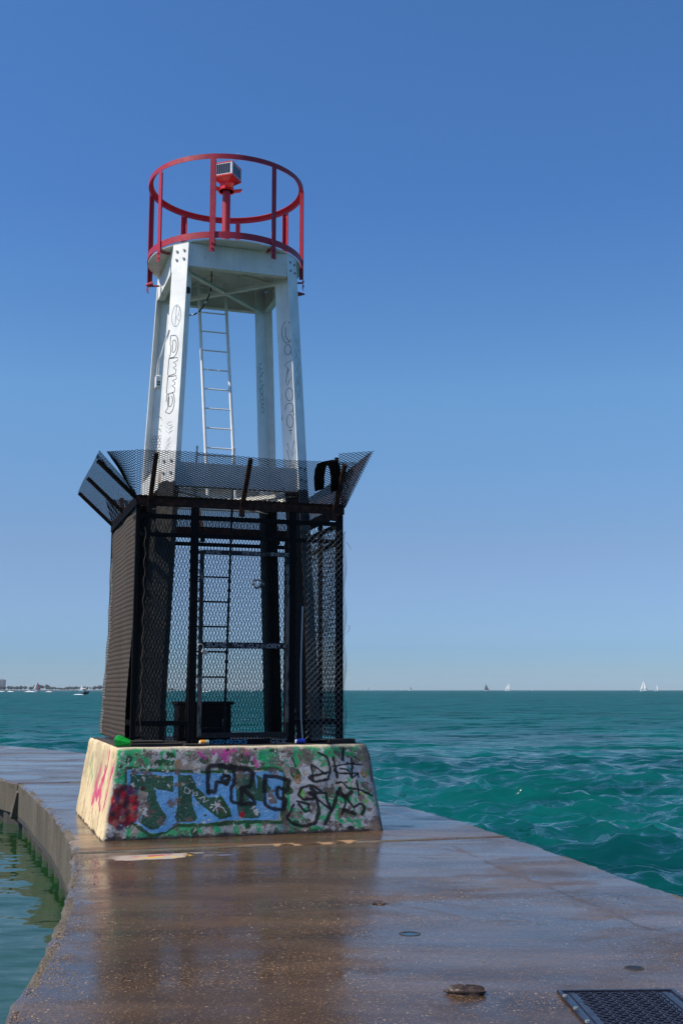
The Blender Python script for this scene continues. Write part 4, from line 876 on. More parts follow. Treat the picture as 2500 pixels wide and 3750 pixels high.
# kerb angle along the cage foot, with tags
m=MB(); m.box((-.0,-HC-.02,1.068),(1.2,.05,.062)); kb=m.build('foot_rail',M['black'],cage)
fk=lambda u,z:(Vector((u,-HC-.047,z)),Vector((0,-1,0)))
ribbon(fk,text('OX4',-.50,1.048,.04,.03),.006).build('door_writing',M['chalk'],kb,kind='stuff')
ribbon(fk,text('GEE',.38,1.048,.045,.06),.008).build('door_writing',M['chalk'],kb,kind='stuff')
ribbon(fk,text('KERNRKOKS',-.36,1.048,.045,.042,.2),.008).build('door_writing',M['cyanink'],kb,kind='stuff')
def lattice(f,U,V,pu,pv,w,t,name,mat,par,keep=None,jag=False,curve=None):
    """expanded-metal / chain-link lattice mapped by f(u,v)->xyz (arrays); strands are small bars"""
    nu,nv=int(U/(pu/2)),int(V/(pv/2)); seg=[]
    i,j=np.meshgrid(np.arange(nu),np.arange(nv),indexing='ij'); i=i.ravel(); j=j.ravel(); even=(i+j)%2==0
    a=np.stack([np.where(even,i,i),np.where(even,j,j+1)],-1); b=np.stack([i+1,np.where(even,j+1,j)],-1)
    A_=a*np.array([pu/2,pv/2]); B_=b*np.array([pu/2,pv/2])
    if keep is not None:
        c=(A_+B_)/2; k=keep(c[:,0],c[:,1]); A_=A_[k]; B_=B_[k]
    rs_=np.random.RandomState(len(A_)); 
    PA=f(A_[:,0],A_[:,1]); PB=f(B_[:,0],B_[:,1])
    C_=(A_+B_)/2; e=1e-3; n_=np.cross(f(C_[:,0]+e,C_[:,1])-f(C_[:,0],C_[:,1]),f(C_[:,0],C_[:,1]+e)-f(C_[:,0],C_[:,1])); n_/=np.linalg.norm(n_,axis=1,keepdims=True)+1e-12
    d_=PB-PA; d_/=np.linalg.norm(d_,axis=1,keepdims=True)+1e-12; s_=np.cross(d_,n_)*w/2; q=n_*t/2
    # strands lean out of the sheet a little, as in expanded metal
    V_=np.stack([PA-s_-q,PA+s_-q*.3,PA+s_+q,PA-s_+q*.3,PB-s_-q,PB+s_-q*.3,PB+s_+q,PB-s_+q*.3],1)
    V_[:,:4]-=(d_*w*.4)[:,None]; V_[:,4:]+=(d_*w*.4)[:,None]
    n=len(PA); base_=(np.arange(n)*8)[:,None,None]; qd=np.array([[0,1,5,4],[1,2,6,5],[2,3,7,6],[3,0,4,7]])[None]
    F=(base_+qd).reshape(-1,4); me=nmesh(name,V_.reshape(-1,3),F); o=link(name,me,mat,par); o['kind']='stuff'; return o
LC=[np.array(v_) for v_ in ((1,0,0),(0,1,0),(0,0,1))]
def plane_f(o_,u_,v_,bul=None):
    o_,u_,v_=map(np.array,(o_,u_,v_)); nn=np.cross(u_,v_)
    def f(u,v):
        P_=o_+u[:,None]*u_+v[:,None]*v_
        if bul is not None: P_=P_+bul(u,v)[:,None]*nn
        return P_
    return f
W=2*HC-.04; HZ_=3.84-1.10
# diamonds: front, right, back, left
wob=lambda A_,s_: (lambda u,v: A_*np.sin(u*2.3+s_)*np.sin(v*1.7+s_*2)+.004*np.sin(u*9+v*5))
lattice(plane_f((-HC+.02,-HC+.012,1.10),(1,0,0),(0,0,1),wob(.008,1)),W,HZ_,.0405,.118,.0072,.0030,'mesh_panel',M['mesh'],cage)
lattice(plane_f((HC-.02,-HC+.02,1.10),(0,1,0),(0,0,1),wob(.015,2)),W,HZ_,.0405,.118,.0062,.0035,'mesh_panel',M['mesh'],cage)
bl=lambda u,v: .012+.065*np.exp(-(v/1.0)**2)+ .05*np.exp(-((v-1.6)/.7)**2)*np.sin(np.pi*np.clip(u/2.5,0,1)) + .006*np.sin(v*3)+.006*np.sin(u*5+v*2)
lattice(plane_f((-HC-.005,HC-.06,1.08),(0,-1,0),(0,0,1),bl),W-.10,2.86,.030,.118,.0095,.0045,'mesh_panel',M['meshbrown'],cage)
# galvanised chain link: loose outer layer on the right part of the front and down the right side, bulging one on the back left
bz=lambda u,v:.012+.02*np.sin(v*2.1+.4)**2
lattice(plane_f((.83,-HC-.035,1.09),(1,0,0),(0,0,1),bz),.50,2.66,.078,.078,.0042,.0042,'chain_link',M['galv'],cage)
lattice(plane_f((HC+.035,-HC-.02,1.09),(0,1,0),(0,0,1),lambda u,v:.01+.03*np.sin(v*5+u*3)**2),W,2.66,.078,.078,.0042,.0042,'chain_link',M['galv'],cage)
lattice(plane_f((HC,HC+.03,1.09),(-1,0,0),(0,0,1),wob(.02,5)),W,2.7,.060,.060,.0034,.0034,'chain_link',M['mesh'],cage)
lattice(plane_f((-HC-.012,HC+.06,1.09),(0,-1,0),(0,0,1),lambda u,v:.012+.075*np.exp(-(v/1.0)**2)+.006*np.sin(v*12)),.34,2.5,.06,.075,.005,.005,'chain_link',M['galv'],cage)
m=MB(); m.tube([(.80,-HC-.03,1.05),(.775,-HC-.035,1.35),(.77,-HC-.03,2.0),(.79,-HC-.03,2.75)],.010,6); m.build('tension_bar',M['galvl'],cage)
m=MB()
for s_ in range(1):
    q=random.Random(s_); z=3.35+q.random()*.3; m.tube([(HC+.07,-HC,z),(HC+.10,-HC-.02,z-.04),(HC+.13+.015*s_,-HC-.03,z-.10-.02*s_)],.0022,4)
m.tube([(HC+.07,-HC,2.42),(HC+.11,-HC,2.46),(HC+.12,-HC,2.51),(HC+.09,-HC,2.52)],.003,4); m.build('loose_wire',M['galv'],cage,kind='stuff')
# ragged sheet edge beside the near left post (wavy cut strip)
m=MB()
def wavy(x,y,z0,z1,amp,par_,ph,rad=.004,mat='galv'):
    pts=[(x+amp*math.sin(z*2*math.pi/.118*.5+ph),y,z) for z in np.arange(z0,z1,.03)]; mm=MB(); mm.tube(pts,rad,5); mm.build('cut_edge',M[mat],cage)
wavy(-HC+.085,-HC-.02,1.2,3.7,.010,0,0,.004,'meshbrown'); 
# outrigger arms and fine mesh collar
ar=[((-1.31,y,4.03),(-1.825,y,4.50)) for y in (-1.25,0.0,1.25)]+[((x,-1.33,3.99),(x,-1.78,4.53)) for x in (-1.179,-.013,1.215)]+[((x,1.33,3.99),(x,1.78,4.53)) for x in (-1.15,0,1.15)]
for p_,q_ in ar:
    m=MB(); p_=Vector(p_); q_=Vector(q_); up=(0,1,0) if abs(p_.x-q_.x)>.1 else (1,0,0)
    m.bar(p_,q_,.045,.052,up); m.box(p_-Vector((0,0,.05)),(.06,.06,.14)); part(m,'outrigger_arm',M['rust'])
m=MB(); m.bar((1.262,-1.33,3.98),(1.262,-1.27,4.72),.045,.045,(1,0,0)); part(m,'outrigger_arm',M['rust'])
def quad_f(a_,b_,c_,d__,bul=None,U=1,V=1):
    a_,b_,c_,d__=map(np.array,(a_,b_,c_,d__))
    def f(u,v):
        s_=(u/U)[:,None]; t_=(v/V)[:,None]; P_=a_*(1-s_)*(1-t_)+b_*s_*(1-t_)+c_*s_*t_+d__*(1-s_)*t_
        if bul is not None: P_=P_+bul(u/U,v/V)
        return P_
    return f
FW,FV=.064,.030
# front
lattice(quad_f((-1.36,-1.33,4.04),(1.31,-1.33,4.04),(1.36,-1.80,4.555),(-1.42,-1.80,4.555),lambda s_,t_:np.stack([0*s_,-.01*np.sin(s_*9),.012*np.sin(s_*7)*t_],-1),2.72,.69),2.72,.69,FW,FV,.0060,.003,'collar_mesh',M['collar'],cage)
# front wraps past the left corner
lattice(quad_f((-1.62,-1.62,4.36),(-1.36,-1.35,4.04),(-1.42,-1.80,4.555),(-1.78,-1.84,4.50),None,.42,.5),.42,.5,.055,.03,.0070,.004,'collar_mesh',M['collar'],cage)
# left
lattice(quad_f((-1.33,1.33,4.03),(-1.33,-1.33,4.03),(-1.86,-1.50,4.55),(-1.84,1.28,4.52),lambda s_,t_:np.stack([-.006*np.sin(s_*6)*t_,0*s_,.006*np.sin(s_*5)*t_],-1),2.7,.70),2.7,.70,FW,FV,.0068,.004,'collar_mesh',M['collar'],cage)
lattice(quad_f((-1.84,-1.30,4.52),(-1.84,-1.62,4.56),(-1.36,-1.42,4.10),(-1.33,-1.30,4.04),None,.32,.7),.32,.7,.05,.028,.0070,.004,'collar_mesh',M['collar'],cage)
# back
lattice(quad_f((1.33,1.33,4.03),(-1.33,1.33,4.03),(-1.4,1.8,4.52),(1.4,1.8,4.52),None,2.7,.69),2.7,.69,FW,FV,.0075,.004,'collar_mesh',M['collar'],cage)
# right: no arms left, mesh flares outwards and curls
lattice(quad_f((1.32,-1.36,4.03),(1.32,1.3,4.03),(1.45,1.0,4.60),(1.64,-1.62,4.78),lambda s_,t_:np.stack([.05*t_*np.sin(s_*3),0*s_,-.10*np.clip(s_-.1,0,1)*t_],-1),2.7,.75),2.7,.75,.058,.042,.0070,.004,'collar_mesh',M['rust'],cage)
lattice(quad_f((1.30,-1.34,4.05),(1.36,-1.34,4.05),(1.66,-1.62,4.77),(1.20,-1.56,4.72),None,.42,.75),.42,.75,.060,.034,.0070,.004,'collar_mesh',M['collar'],cage)
# curled flap
def curl_f(u,v):
    th=v/.16*1.0; x=.86+u*.8; r_=.165
    return np.stack([x+ .1*np.sin(th*.8), -1.40+0*u-.16*np.cos(th)*.6, 4.52+r_*np.sin(th)],-1)
CP=np.array([(-.12,-.27),(-.125,-.12),(-.11,.0),(-.08,.07),(-.01,.11),(.05,.10),(.085,.03),(.10,-.10),(.09,-.27)])
def curl(u,v):
    t_=np.clip(v/.95,0,.9999)*(len(CP)-1); i_=t_.astype(int); f_=(t_-i_)[:,None]; P_=CP[i_]*(1-f_)+CP[i_+1]*f_
    wd=.165+.03*np.sin(np.pi*np.clip(v/.95,0,1))**.5
    return np.stack([1.07+P_[:,0]+(u/.4-.5)*wd,-1.62+u*.4,4.47+P_[:,1]+.07*(u/.4)],-1)
lattice(curl,.40,.95,.026,.020,.017,.004,'curled_mesh_flap',M['collar'],cage)

# ------------------------------------------------------------------ small things on the base and by the cage
def loc2w(x,y,z): 
    c_,s_=math.cos(YAW),math.sin(YAW); return (T.x+x*c_-y*s_,T.y+x*s_+y*c_,z)
def thing(name,x,y,z,rz=0): return empty(name,loc2w(x,y,z),YAW+rz)
t=thing('electrical_cabinet',-.21,.02,1.034); tag(t,'black steel cabinet with purple spray marks standing inside the mesh cage','cabinet')
m=MB(); m.box((0,0,.235),(.70,.38,.47),None,.008); m.build('body',M['boxp'],t)
m=MB(); m.box((0,-.01,.49),(.76,.44,.045),None,.008); m.build('lid',M['boxp'],t)
m=MB(); m.box((0,-.20,.23),(.60,.012,.38)); dd=m.build('door',M['boxp'],t); m=MB(); m.box((.24,-.212,.24),(.02,.012,.09)); m.build('handle',M['bolt'],dd)
m=MB(); m.box((0,0,.21),(.22,.26,.42),None,.02); o=m.build('concrete_pillar',M['basec']); o.location=loc2w(-.78,.25,1.034); o.rotation_euler=(0,0,YAW); tag(o,'grey concrete pillar stub beside the black cabinet in the cage','pillar')
t=thing('padlock',-.505,-HC-.09,2.19); tag(t,'steel padlock hanging open on the cage door latch','padlock')
m=MB(); Q=Matrix.Rotation(.45,3,'Y'); m.box((.03,0,-.03),(.075,.03,.055),Q,.008); m.build('body',M['brass'],t)
m=MB(); m.tube([(.0+.035*math.cos(a_)-.02,0,.03+.035*math.sin(a_)) for a_ in np.linspace(-.4,3.9,12)],.006,6); m.build('shackle',M['galvl'],t)
t=thing('tape_knot',.19,-1.352,3.02); tag(t,'crumpled grey ring of tape and cloth tied to the upper door mesh','tape')
m=MB(); m.tube([(.052*math.cos(a_)*(1+.2*math.sin(3*a_)),-.008*math.sin(a_*2),.052*math.sin(a_)) for a_ in np.linspace(0,6.0,18)],[.010+.007*abs(math.sin(i_*1.9)) for i_ in range(18)],7,closed=True); m.build('ring',M['galv'],t)
m=MB(); m.tube([(.05,0,.02),(.085,-.01,.0),(.075,-.01,-.03)],[.008,.011,.004],6); m.build('loose_end',M['galv'],t)
def plank(x,y,z,sx,sy,sz,rz,label,mat='timber'):
    m=MB(); m.box((0,0,sz/2),(sx,sy,sz),None,.006); o=m.build('timber_block',M[mat]); o.location=loc2w(x,y,z); o.rotation_euler=(0,0,YAW+rz); tag(o,label,'timber block',group='dark packing under the cage feet'); return o
plank(-1.05,-1.44,1.036,.62,.13,.035,.01,'long dark plate under the left front foot of the cage')
plank(-1.16,-1.39,1.075,.40,.16,.025,0,'shorter dark plate lying across the top of the left one')
plank(1.29,-1.36,1.036,.34,.16,.055,0,'stacked dark block under the right front foot of the cage')
plank(.62-1.2,-1.45,1.036,.26,.10,.022,0,'thin dark plate under the left door post')
t=thing('green_carton',-1.44,-1.40,1.036,-.35); t.scale=(.74,.8,.8); tag(t,'crumpled bright green plastic carton on the left corner of the graffiti base','carton')
m=MB(); V=[(-.10,-.07,0),(.16,-.05,0),(.16,.08,0),(-.10,.08,0),(-.11,-.08,.10),(.15,-.07,.055),(.16,.08,.07),(-.08,.09,.165)]
m.add(V,[(3,2,1,0),(0,1,5,4),(1,2,6,5),(2,3,7,6),(3,0,4,7),(4,5,6,7)]); m.build('body',M['greenp'],t)
m=MB(); m.add([(.15,-.07,.055),(.24,-.05,.06),(.23,.06,.05),(.16,.08,.07)],[(0,1,2,3)]); m.build('flap',M['greenp'],t); m=MB(); m.add([(-.11,-.08,.10),(-.08,.09,.165),(-.12,.09,.15),(-.13,-.07,.085)],[(0,1,2,3)]); m.build('flap',M['greenp'],t)
def can(x,y,rz,c1,c2,label):
    t=thing('drink_can',x,y,1.034+.033,rz); tag(t,label,'can',group='cans left on the tower base')
    m=MB(); Q=Matrix.Rotation(R(90),3,'Y'); m.lathe([(.024,-.06),(.033,-.052),(.033,.052),(.024,.06)],20,(0,0,0),Q); b_=m.build('body',M[c1],t,True)
    m=MB(); m.lathe([(.0335,.02),(.0335,.046)],20,(0,0,0),Q); m.build('band',M[c2],t,True)
    m=MB(); m.lathe([(.022,-.064),(.026,-.058)],20,(0,0,0),Q); m.build('lid',M['silver'],t)
can(-.46,-1.42,.1,'orange','cyan','orange and light blue can lying by the left door post'); can(.74,-1.44,.05,'blue','blue','blue can with silver end lying by the right end of the cage')
# vault cover in the deck, drain holes, debris
cv=empty('vault_cover',(1.575,6.44,0),R(2.2)); tag(cv,'dark steel access cover with raised lozenges set in the deck near the lower right corner','cover')
m=MB(); CW,CL=.62,.86
m.box((0,0,.003),(CW,CL,.006)); m.build('plate',simple('dark wet steel plate',(.022,.022,.036),.22,.15,.3,12,.1),cv)
dk=simple('dark wet steel frame',(.020,.020,.032),.3,.15,.3,12,.1)
m=MB()
for s_ in (-1,1): m.box((s_*(CW/2+.014),0,.008),(.026,CL+.054,.016),None,.003); m.box((0,s_*(CL/2+.014),.008),(CW,.026,.016),None,.003); m.box((s_*(CW/2-.045),0,.009),(.028,CL-.06,.006))
m.build('frame',dk,cv)
m=MB(); i=0
for iy in range(24):
    for ix in range(11):
        x=-.225+ix*.045+(.0225 if iy%2 else 0); y=-.39+iy*.034
        if abs(x)>.24: continue
        if (ix+iy)%2: m.box((x,y,.0095),(.038,.009,.007),None,.002)
        else: m.box((x,y,.0095),(.009,.036,.007),Matrix.Rotation(.35,3,'Z'),.002)
m.build('tread_pattern',dk,cv,kind='stuff')
for s_,y in ((-1,.30),(-1,.05),(-1,-.2),(0,-.43),(1,.1)):
    m=MB(); m.lathe([(.014,.016),(.013,.026)],6,(s_*(CW/2+.014) if s_ else .05,y,0)); m.build('bolt',M['bolt'],cv)
m=MB(); m.lathe([(.024,.0075),(.024,.009)],16,(-.235,.20,0)); m.build('lifting_hole',M['cableb'],cv)
hm=NB('water in the drain hole'); hmm=hm.set(col=(.004,.02,.03),rough=.04)
def hole(x,y,r_,label,full=True):
    t=empty('drain_hole',(x,y,0)); tag(t,label,'drain',group='round drain holes in the deck')
    m=MB(); m.sweep([(r_,.0015),(r_+.012,.0035),(r_+.016,.001)],0,2*math.pi,28,True); m.build('rim',M['timber'],t)
    m=MB(); m.lathe([(r_,.0012),(r_,.002)],28); m.build('water',hmm if full else M['cableb'],t)
    m=MB(); m.sweep([(r_,.0022),(r_-.004,.003),(r_-.03,.0022)],R(20),R(160),20); m.build('lip_shade',M['cableb'],t)  # black crescent drawn as the shade under the far lip
hole(.481,8.469,.062,'round water filled drain hole in the middle of the deck'); hole(1.807,7.462,.046,'small dark drain hole near the right edge of the picture',False)
def lump(name,x,y,sx,sy,sz,seed,label,cat,mat):
    m=MB(); nu,nv=20,10; V=[];F=[]
    for j in range(nv+1):
        for i in range(nu):
            a_=2*math.pi*i/nu; b_=math.pi/2*j/nv; q=1+.6*noise.noise((math.cos(a_)*1.6+seed,math.sin(a_)*1.6,b_*2)); V.append((sx*math.cos(a_)*math.cos(b_)*q,sy*math.sin(a_)*math.cos(b_)*q,sz*math.sin(b_)*q+.003*noise.noise((i,j,seed))))
    for j in range(nv):
        for i in range(nu): F.append((j*nu+i,j*nu+(i+1)%nu,(j+1)*nu+(i+1)%nu,(j+1)*nu+i))
    m.add(V,F); o=m.build(name,mat,None,True); o.location=(x,y,-.002); tag(o,label,cat)
rock=simple('wet brown stone',(.05,.030,.022),.5,0,.5,30,.8,bscale=90)
lump('rock_lump',.70,6.84,.125,.040,.045,3,'low elongated brown lump of broken concrete on the wet deck','rubble',rock)
lump('rock_lump',.305,9.63,.065,.05,.016,8,'small dark lump of debris lying on the deck behind the drain hole','rubble',rock)

def gravel():
    q=random.Random(2); m=MB(); ico=[]
    def edge_x(y): 
        for (x0,y0),(x1,y1) in zip(LE,LE[1:]):
            if y0<=y<=y1: return x0+(x1-x0)*(y-y0)/(y1-y0)
        return -3
    n=0
    while n<3600:
        if q.random()<.62:
            y=q.uniform(5.5,12.4); x=edge_x(y)+abs(q.gauss(0,.16))+.03
            if noise.noise((x*1.2,y*1.3,4))<.05-.25*(abs(x-edge_x(y))<.1): 
                n+=0
                if q.random()<.75: continue
        else:
            y=q.uniform(5.8,11.5); x=q.uniform(-1.9,2.8)
            if noise.noise((x*.7,y*1.6,7))<.12 or x<edge_x(y)+.05: continue
        if x>2.6-(y-10)*.2: continue
        r=q.uniform(.0022,.0062)*(1.5 if q.random()<.08 else 1); a=q.random()*6.28; b_=len(m.v)
        c_,s_=math.cos(a),math.sin(a); sx_,sy_=r*q.uniform(1,1.8),r
        P_=[(1,0,0),(.3,.9,0),(-.8,.5,0),(-.7,-.7,0),(.4,-.9,0),(.3,.1,.8),(-.4,-.1,.7)]
        m.v+=[(x+(px_*sx_*c_-py_*sy_*s_),y+(px_*sx_*s_+py_*sy_*c_),pz_*r*.9-.0005) for px_,py_,pz_ in P_]
        F_=[(0,1,5),(1,2,6,5),(2,3,6),(3,4,5,6),(4,0,5)]; m.f+=[tuple(b_+k_ for k_ in f_) for f_ in F_]; c=n%3; m.mi+=[c]*5; n+=1
    o=m.build('gravel',[simple('tan grit',(.22,.15,.08),.6,0,.4,40),simple('brown grit',(.16,.09,.05),.6,0,.4,40),simple('dark grit',(.05,.035,.025),.5,0,.4,40)]); tag(o,'loose grit and exposed aggregate scattered over the wet pier deck','grit',kind='stuff')
gravel()
# ------------------------------------------------------------------ far shore, trees, buildings
D=3200.; kx=D/4215
sx=lambda px: (px-1250)*kx
m=MB(); xs=[sx(p) for p in (-900,-300,0,200,400,560,650)]
V=[];F=[]
for x in xs: V+=[(x,D-30,WZ-.3),(x,D-5,WZ+1.6),(x,D+300,WZ+2.2)]
for i in range(len(xs)-1):
    b_=i*3; F+=[(b_,b_+3,b_+4,b_+1),(b_+1,b_+4,b_+5,b_+2)]
m.add(V,F); o=m.build('far_shore',M['shore']); tag(o,'low far shoreline across the lake at the left','shore',kind='structure')
def crown_mesh(seed):
    q=random.Random(seed); V=[];F=[]
    nl=9
    for l in range(nl):
        a_=q.random()*6.28; rr=q.random()**.6*.36; c=Vector((rr*math.cos(a_),rr*math.sin(a_),.42+q.random()*.36-rr*.3)); r_=.17+.12*q.random(); b_=len(V); nu,nv=9,6
        for j in range(nv+1):
            for i in range(nu):
                th=math.pi*j/nv; ph=2*math.pi*i/nu; s_=r_*(1+.45*noise.noise((seed*9+l*3+i*1.7,j*1.9,l)));V.append((c.x+s_*math.sin(th)*math.cos(ph),c.y+s_*math.sin(th)*math.sin(ph),c.z+s_*math.cos(th)*.85))
        for j in range(nv):
            for i in range(nu): F.append((b_+j*nu+i,b_+j*nu+(i+1)%nu,b_+(j+1)*nu+(i+1)%nu,b_+(j+1)*nu+i))
    # loose leaf clumps on the outline
    for l in range(120):
        a_=q.random()*6.28; b2=q.uniform(-.3,1.5); r_=.34+.12*q.random(); c=Vector((r_*math.cos(a_)*math.cos(b2),r_*math.sin(a_)*math.cos(b2),.55+.36*math.sin(b2)*q.uniform(.8,1.15))); s_=.03+.03*q.random(); b_=len(V)
        d1=Vector((q.uniform(-1,1),q.uniform(-1,1),q.uniform(-1,1))).normalized()*s_; d2=Vector((q.uniform(-1,1),q.uniform(-1,1),q.uniform(-1,1))).normalized()*s_
        V+=[tuple(c-d1),tuple(c+d2),tuple(c+d1),tuple(c-d2)]; F.append((b_,b_+1,b_+2,b_+3))
    me=bpy.data.meshes.new('crown'); me.from_pydata(V,[],F); me.materials.append(M['leaf']); me.update(); return me
crowns=[crown_mesh(s_) for s_ in range(5)]
m=MB(); m.tube([(0,0,0),(0.02,0,.3),(.0,.02,.6)],[.03,.022,.008],7); tr0=m.build('trunk',M['bark']); trunk_me=tr0.data; bpy.data.objects.remove(tr0)
prof=[(-300,14),(-120,16),(0,15),(33,15),(60,14),(82,14),(90,18),(99,12),(125,10),(131,19),(145,21),(165,20),(180,10),(188,13),(203,12),(210,9),(228,7),(240,6),(248,8),(259,13),(272,11),(290,13),(300,11),(324,14),(336,11),(351,13),(373,16),(392,14),(430,13),(500,11),(560,9),(610,6),(640,4)]
def ph(x):
    for (a_,h0),(b_,h1) in zip(prof,prof[1:]):
        if a_<=x<=b_: return h0+(h1-h0)*(x-a_)/(b_-a_)
    return 8
q=random.Random(11); px=-16; k=0
while px<640:
    if 412<px<560: px=562
    h=max(4.5,ph(px)*kx*q.uniform(.86,1.08)+1.0); t=empty('shore_tree',(sx(px),D+q.uniform(5,60),WZ+1.5),q.random()*6.28); t.scale=(h*q.uniform(.95,1.25),h*1.1,h)
    side_='left' if px<250 else 'middle'
    zone=next(z_ for lim,z_ in ((-60,'beyond the left edge of the picture'),(8,'at the left edge of the picture'),(36,'in front of the apartment towers'),(60,'just right of the apartment towers'),(92,'in the even row right of the apartment towers'),(125,'left of the red and white sailboat'),(150,'behind the red and white sailboat'),(182,'just right of the red and white sailboat'),(232,'halfway between the red sailboat and the canopied motorboat'),(262,'at the low gap in the tree line'),(300,'left of the canopied motorboat'),(345,'behind the canopied motorboat'),(400,'beside the left edge of the cage'),(520,'hidden behind the left side of the cage'),(700,'seen through the cage mesh')) if px<=lim)
    sz='tall' if h/kx>15 else ('middling' if h/kx>9 else 'low')
    tag(t,sz+' round far shore tree '+zone,'tree',group='trees on the far shore')
    link('crown',crowns[k%5],None,t); link('trunk',trunk_me,None,t); k+=1
    px+=h/kx*q.uniform(.42,.62)
def block(px0,px1,pytop,Dd,label,nwx,nwz,col):
    k_=Dd/4215; x0,x1=(px0-1250)*k_,(px1-1250)*k_; h=(2526-pytop)*k_+1.7; w=x1-x0
    t=empty('apartment_tower',((x0+x1)/2,Dd,WZ)); tag(t,label,'building')
    m=MB(); m.box((0,0,h/2),(w,w*.8,h)); m.box((0,0,h+1.2),(w*.3,w*.3,2.4)); m.build('wall',col,t)
    for i in range(nwx):
        m=MB(); 
        x=-w/2+w*(i+.5)/nwx
        m.box((x,-w*.4-.05,h*.55),(w/nwx*.5,.3,h*.8)); m.build('window_column',M['pane'],t)
block(-3,9,2491,4300,'hazy pink grey apartment tower at the left edge of the picture behind the trees',3,8,M['tower']); block(10,33,2489,4300,'wider hazy apartment tower beside the one at the left edge',4,8,M['tower'])
# ------------------------------------------------------------------ boats
def sailboat(px,top,Dd,label,style='white',lean=0,big=True,flip=1,grp='sailing boats on the horizon'):
    k_=Dd/4215; base_=2526+2.5*4215/Dd; H_=(base_-top)*k_; L_=H_*.72
    t=empty('sailboat',((px-1250)*k_,Dd,WZ+.05)); t.rotation_euler=(0,R(lean),R(8*flip)); tag(t,label,'sailboat',group=grp)
    m=MB(); hw=L_*.13; V=[]; 
    st=[(-.5,.75,0),(-.25,1,.0),(.1,1,0),(.35,.6,.01),(.5,.03,.03)]
    for fx,w_,up_ in st:
        x=fx*L_*flip; V+=[(x,-hw*w_,L_*(.10+up_)),(x,-hw*w_*.6,-.1),(x,hw*w_*.6,-.1),(x,hw*w_,L_*(.10+up_))]
    F=[]
    for i in range(4):
        for j in range(4): F.append((i*4+j,i*4+(j+1)%4,(i+1)*4+(j+1)%4,(i+1)*4+j))
    F.append((0,1,2,3)); m.add(V,F); m.box((-.08*L_*flip,0,L_*.12),(L_*.35,hw*1.0,L_*.06)); m.build('hull',M['hullw'],t)
    m=MB(); m.tube([(0,0,L_*.08),(0,0,H_)],L_*.008+.03,6); m.build('mast',M['hullw'],t)
    mt=M[{'white':'sail','dark':'saild','red':'sail'}[style]]
    def sail(p0,p1,p2,bel,name,mat):
        m=MB(); n=6; V=[];F=[]
        for i in range(n+1):
            for j in range(n+1):
                a_=i/n; b_=j/n; p=Vector(p0).lerp(Vector(p1),a_).lerp(Vector(p2),b_); p.y-=bel*math.sin(math.pi*a_)*math.sin(math.pi*min(1,b_+.1))*(1-b_); V.append(p)
        for i in range(n):
            for j in range(n): F.append((i*(n+1)+j,(i+1)*(n+1)+j,(i+1)*(n+1)+j+1,i*(n+1)+j+1))
        m.add(V,F); o=m.build(name,mat,t,True); md=o.modifiers.new('thickness','SOLIDIFY'); md.thickness=.05
    sail((0,0,L_*.16),(-.42*L_*flip,-L_*.06,L_*.18),(0,0,H_*.98),L_*.06,'mainsail',mt)
    if big: sail((.02*L_*flip,0,L_*.14),(.48*L_*flip,-.02*L_,L_*.13),(.02*L_*flip,0,H_*.9),L_*.06,'jib',M['sailr'] if style=='red' else mt)
SB=[(1346,2511,2600,'white sailboat nearest the cage on the right hand horizon','white',0,True,1),(1466,2519,3600,'faintest tiny white sailboat left of the grey sailed one','white',0,False,1),(1498,2511,3000,'thin pale grey sailboat right of the first white one on the horizon','dark',3,False,-1),
 (1774,2503,2400,'dark sailed boat heeling left of the tall white pair of sails','dark',-4,True,1),(1852,2501,2300,'tall white sailboat with two sails in the middle of the right horizon','white',4,True,-1),(1940,2520,3600,'tiny white sail right of the middle of the horizon','white',0,False,1),
 (2296,2514,3000,'small white sail left of the largest sailboat','white',3,False,1),(2344,2491,1900,'largest white sailboat with a white hull near the right edge','white',-3,True,-1),(2391,2505,2200,'white sailboat just right of the largest one','white',-5,False,-1),
 (148,2493,1700,'sailboat with red and white sails before the tree line at the left','red',4,True,1),(310,2508,2300,'small white sailboat just behind the motorboat left of the cage','white',2,True,-1),(337,2514,2600,'tiny white sail right of the motorboat left of the cage','white',-4,False,-1),(660,2512,2500,'white sailboat seen through the cage mesh left of the door post','white',2,True,1)]
for a_ in SB: sailboat(*a_)
def motorboat(px,py,Dd,L_,label,dark=False,canopy=False,head=1):
    k_=Dd/4215; t=empty('motorboat',((px-1250)*k_,Dd,WZ+.1)); t.rotation_euler=(0,R(-7*head),R(20*head)); tag(t,label,'motorboat',group='motorboats on the lake')
    m=MB(); V=[]; hw=L_*.18
    for fx,w_,up_,kl in ((-.5,.9,0,0),(-.1,1,.02,0),(.25,.8,.06,.02),(.5,.05,.12,.12)):
        x=fx*L_*head; V+=[(x,-hw*w_,L_*(.17+up_)),(x,-hw*w_*.55,L_*(kl-.02)),(x,hw*w_*.55,L_*(kl-.02)),(x,hw*w_,L_*(.17+up_))]
    F=[(0,1,2,3)]
    for i in range(3):
        for j in range(4): F.append((i*4+j,i*4+(j+1)%4,(i+1)*4+(j+1)%4,(i+1)*4+j))
    m.add(V,F); m.build('hull',M['hullb' if dark else 'hullw'],t)
    m=MB(); m.box((-.02*L_*head,0,L_*.22),(L_*.3,hw*1.1,L_*.12),None,.1); m.build('cabin',M['hullw' if not dark else 'pane'],t)
    if canopy:
        m=MB(); m.box((-.15*L_*head,0,L_*.42),(L_*.62,hw*1.7,L_*.24),Matrix.Rotation(R(5*head),3,'Y'),.3); m.build('canopy',M['canvas'],t)
        for s_ in (-1,1):
            for fx in (-.4,.1): m=MB(); m.tube([(fx*L_*head,s_*hw*.8,L_*.15),(fx*L_*head,s_*hw*.8,L_*.32)],.05,5); m.build('canopy_pole',M['silver'],t)
    return t
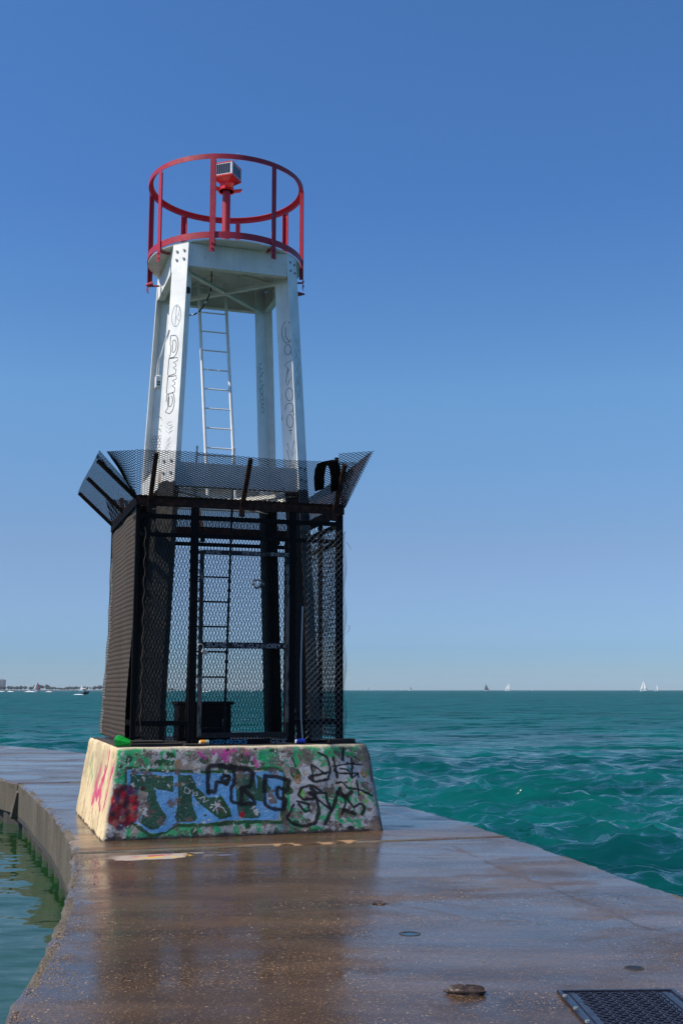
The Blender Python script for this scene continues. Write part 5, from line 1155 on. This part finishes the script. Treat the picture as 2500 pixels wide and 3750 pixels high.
def wake(px,Dd,L_,w_,label):
    k_=Dd/4215; m=MB(); n=14; V=[]; F=[]; q=random.Random(int(px))
    for i in range(n+1):
        x=(-.5+i/n)*L_; h=w_*math.sin(math.pi*(i+.3)/(n+.6))*(.6+.7*q.random()); V+=[(x,-w_*1.5,0),(x,-w_*.5,h*.6),(x,0,h),(x,w_*1.5,0)]
    for i in range(n):
        for j in range(3): F.append((i*4+j,(i+1)*4+j,(i+1)*4+j+1,i*4+j+1))
    m.add(V,F); o=m.build('wake_foam',M['foam'],None,True); o.location=((px-1250)*k_,Dd-2,WZ+.02); tag(o,label,'wake',kind='stuff')
mb_=motorboat(326,2543,600,3.6,'dark hulled motorboat with cream canopy nearest the cage on the left',True,True,1); mb_.scale=(1,1,1.75); wake(304,600,5.5,.32,'white wake streaming behind the canopied motorboat')
motorboat(5,2526,1500,6,'dark motorboat at the left edge of the picture',True); wake(18,1500,12,.7,'white wake at the left edge of the picture')
motorboat(62,2527,1500,5,'small dark motorboat with spray left of the white one',True); wake(56,1500,9,.8,'white spray round the small dark motorboat')
motorboat(119,2526,1400,6,'white motorboat left of the red and white sailboat',False); wake(128,1400,16,.7,'long white wake beside the white motorboat')
motorboat(201,2526,1400,3.5,'small dark jet boat right of the red and white sailboat',True); wake(194,1400,9,.6,'thin wake left of the small jet boat')
motorboat(632,2530,1300,5,'small white motorboat seen through the mesh left of the cage door',False); motorboat(775,2528,1500,6,'white motorboat seen through the lower half of the cage door',False); wake(757,1500,12,.7,'white wake seen through the cage door')
motorboat(937,2528,1300,9,'white motor yacht seen through the right part of the cage door',False)
# ------------------------------------------------------------------ haze
m=MB(); m.box((0,1500,28.5),(13400,13400,64)); hz=m.build('haze',None)
hm_=bpy.data.materials.new('haze air'); hm_.use_nodes=True; t_=hm_.node_tree
for n_ in list(t_.nodes):
    if n_.type!='OUTPUT_MATERIAL': t_.nodes.remove(n_)
pv=t_.nodes.new('ShaderNodeVolumePrincipled'); pv.inputs['Density'].default_value=.00005; pv.inputs['Color'].default_value=(.72,.84,1,1); pv.inputs['Anisotropy'].default_value=0
t_.links.new(pv.outputs[0],t_.nodes['Material Output'].inputs['Volume']); hz.data.materials.append(hm_); tag(hz,kind='stuff')
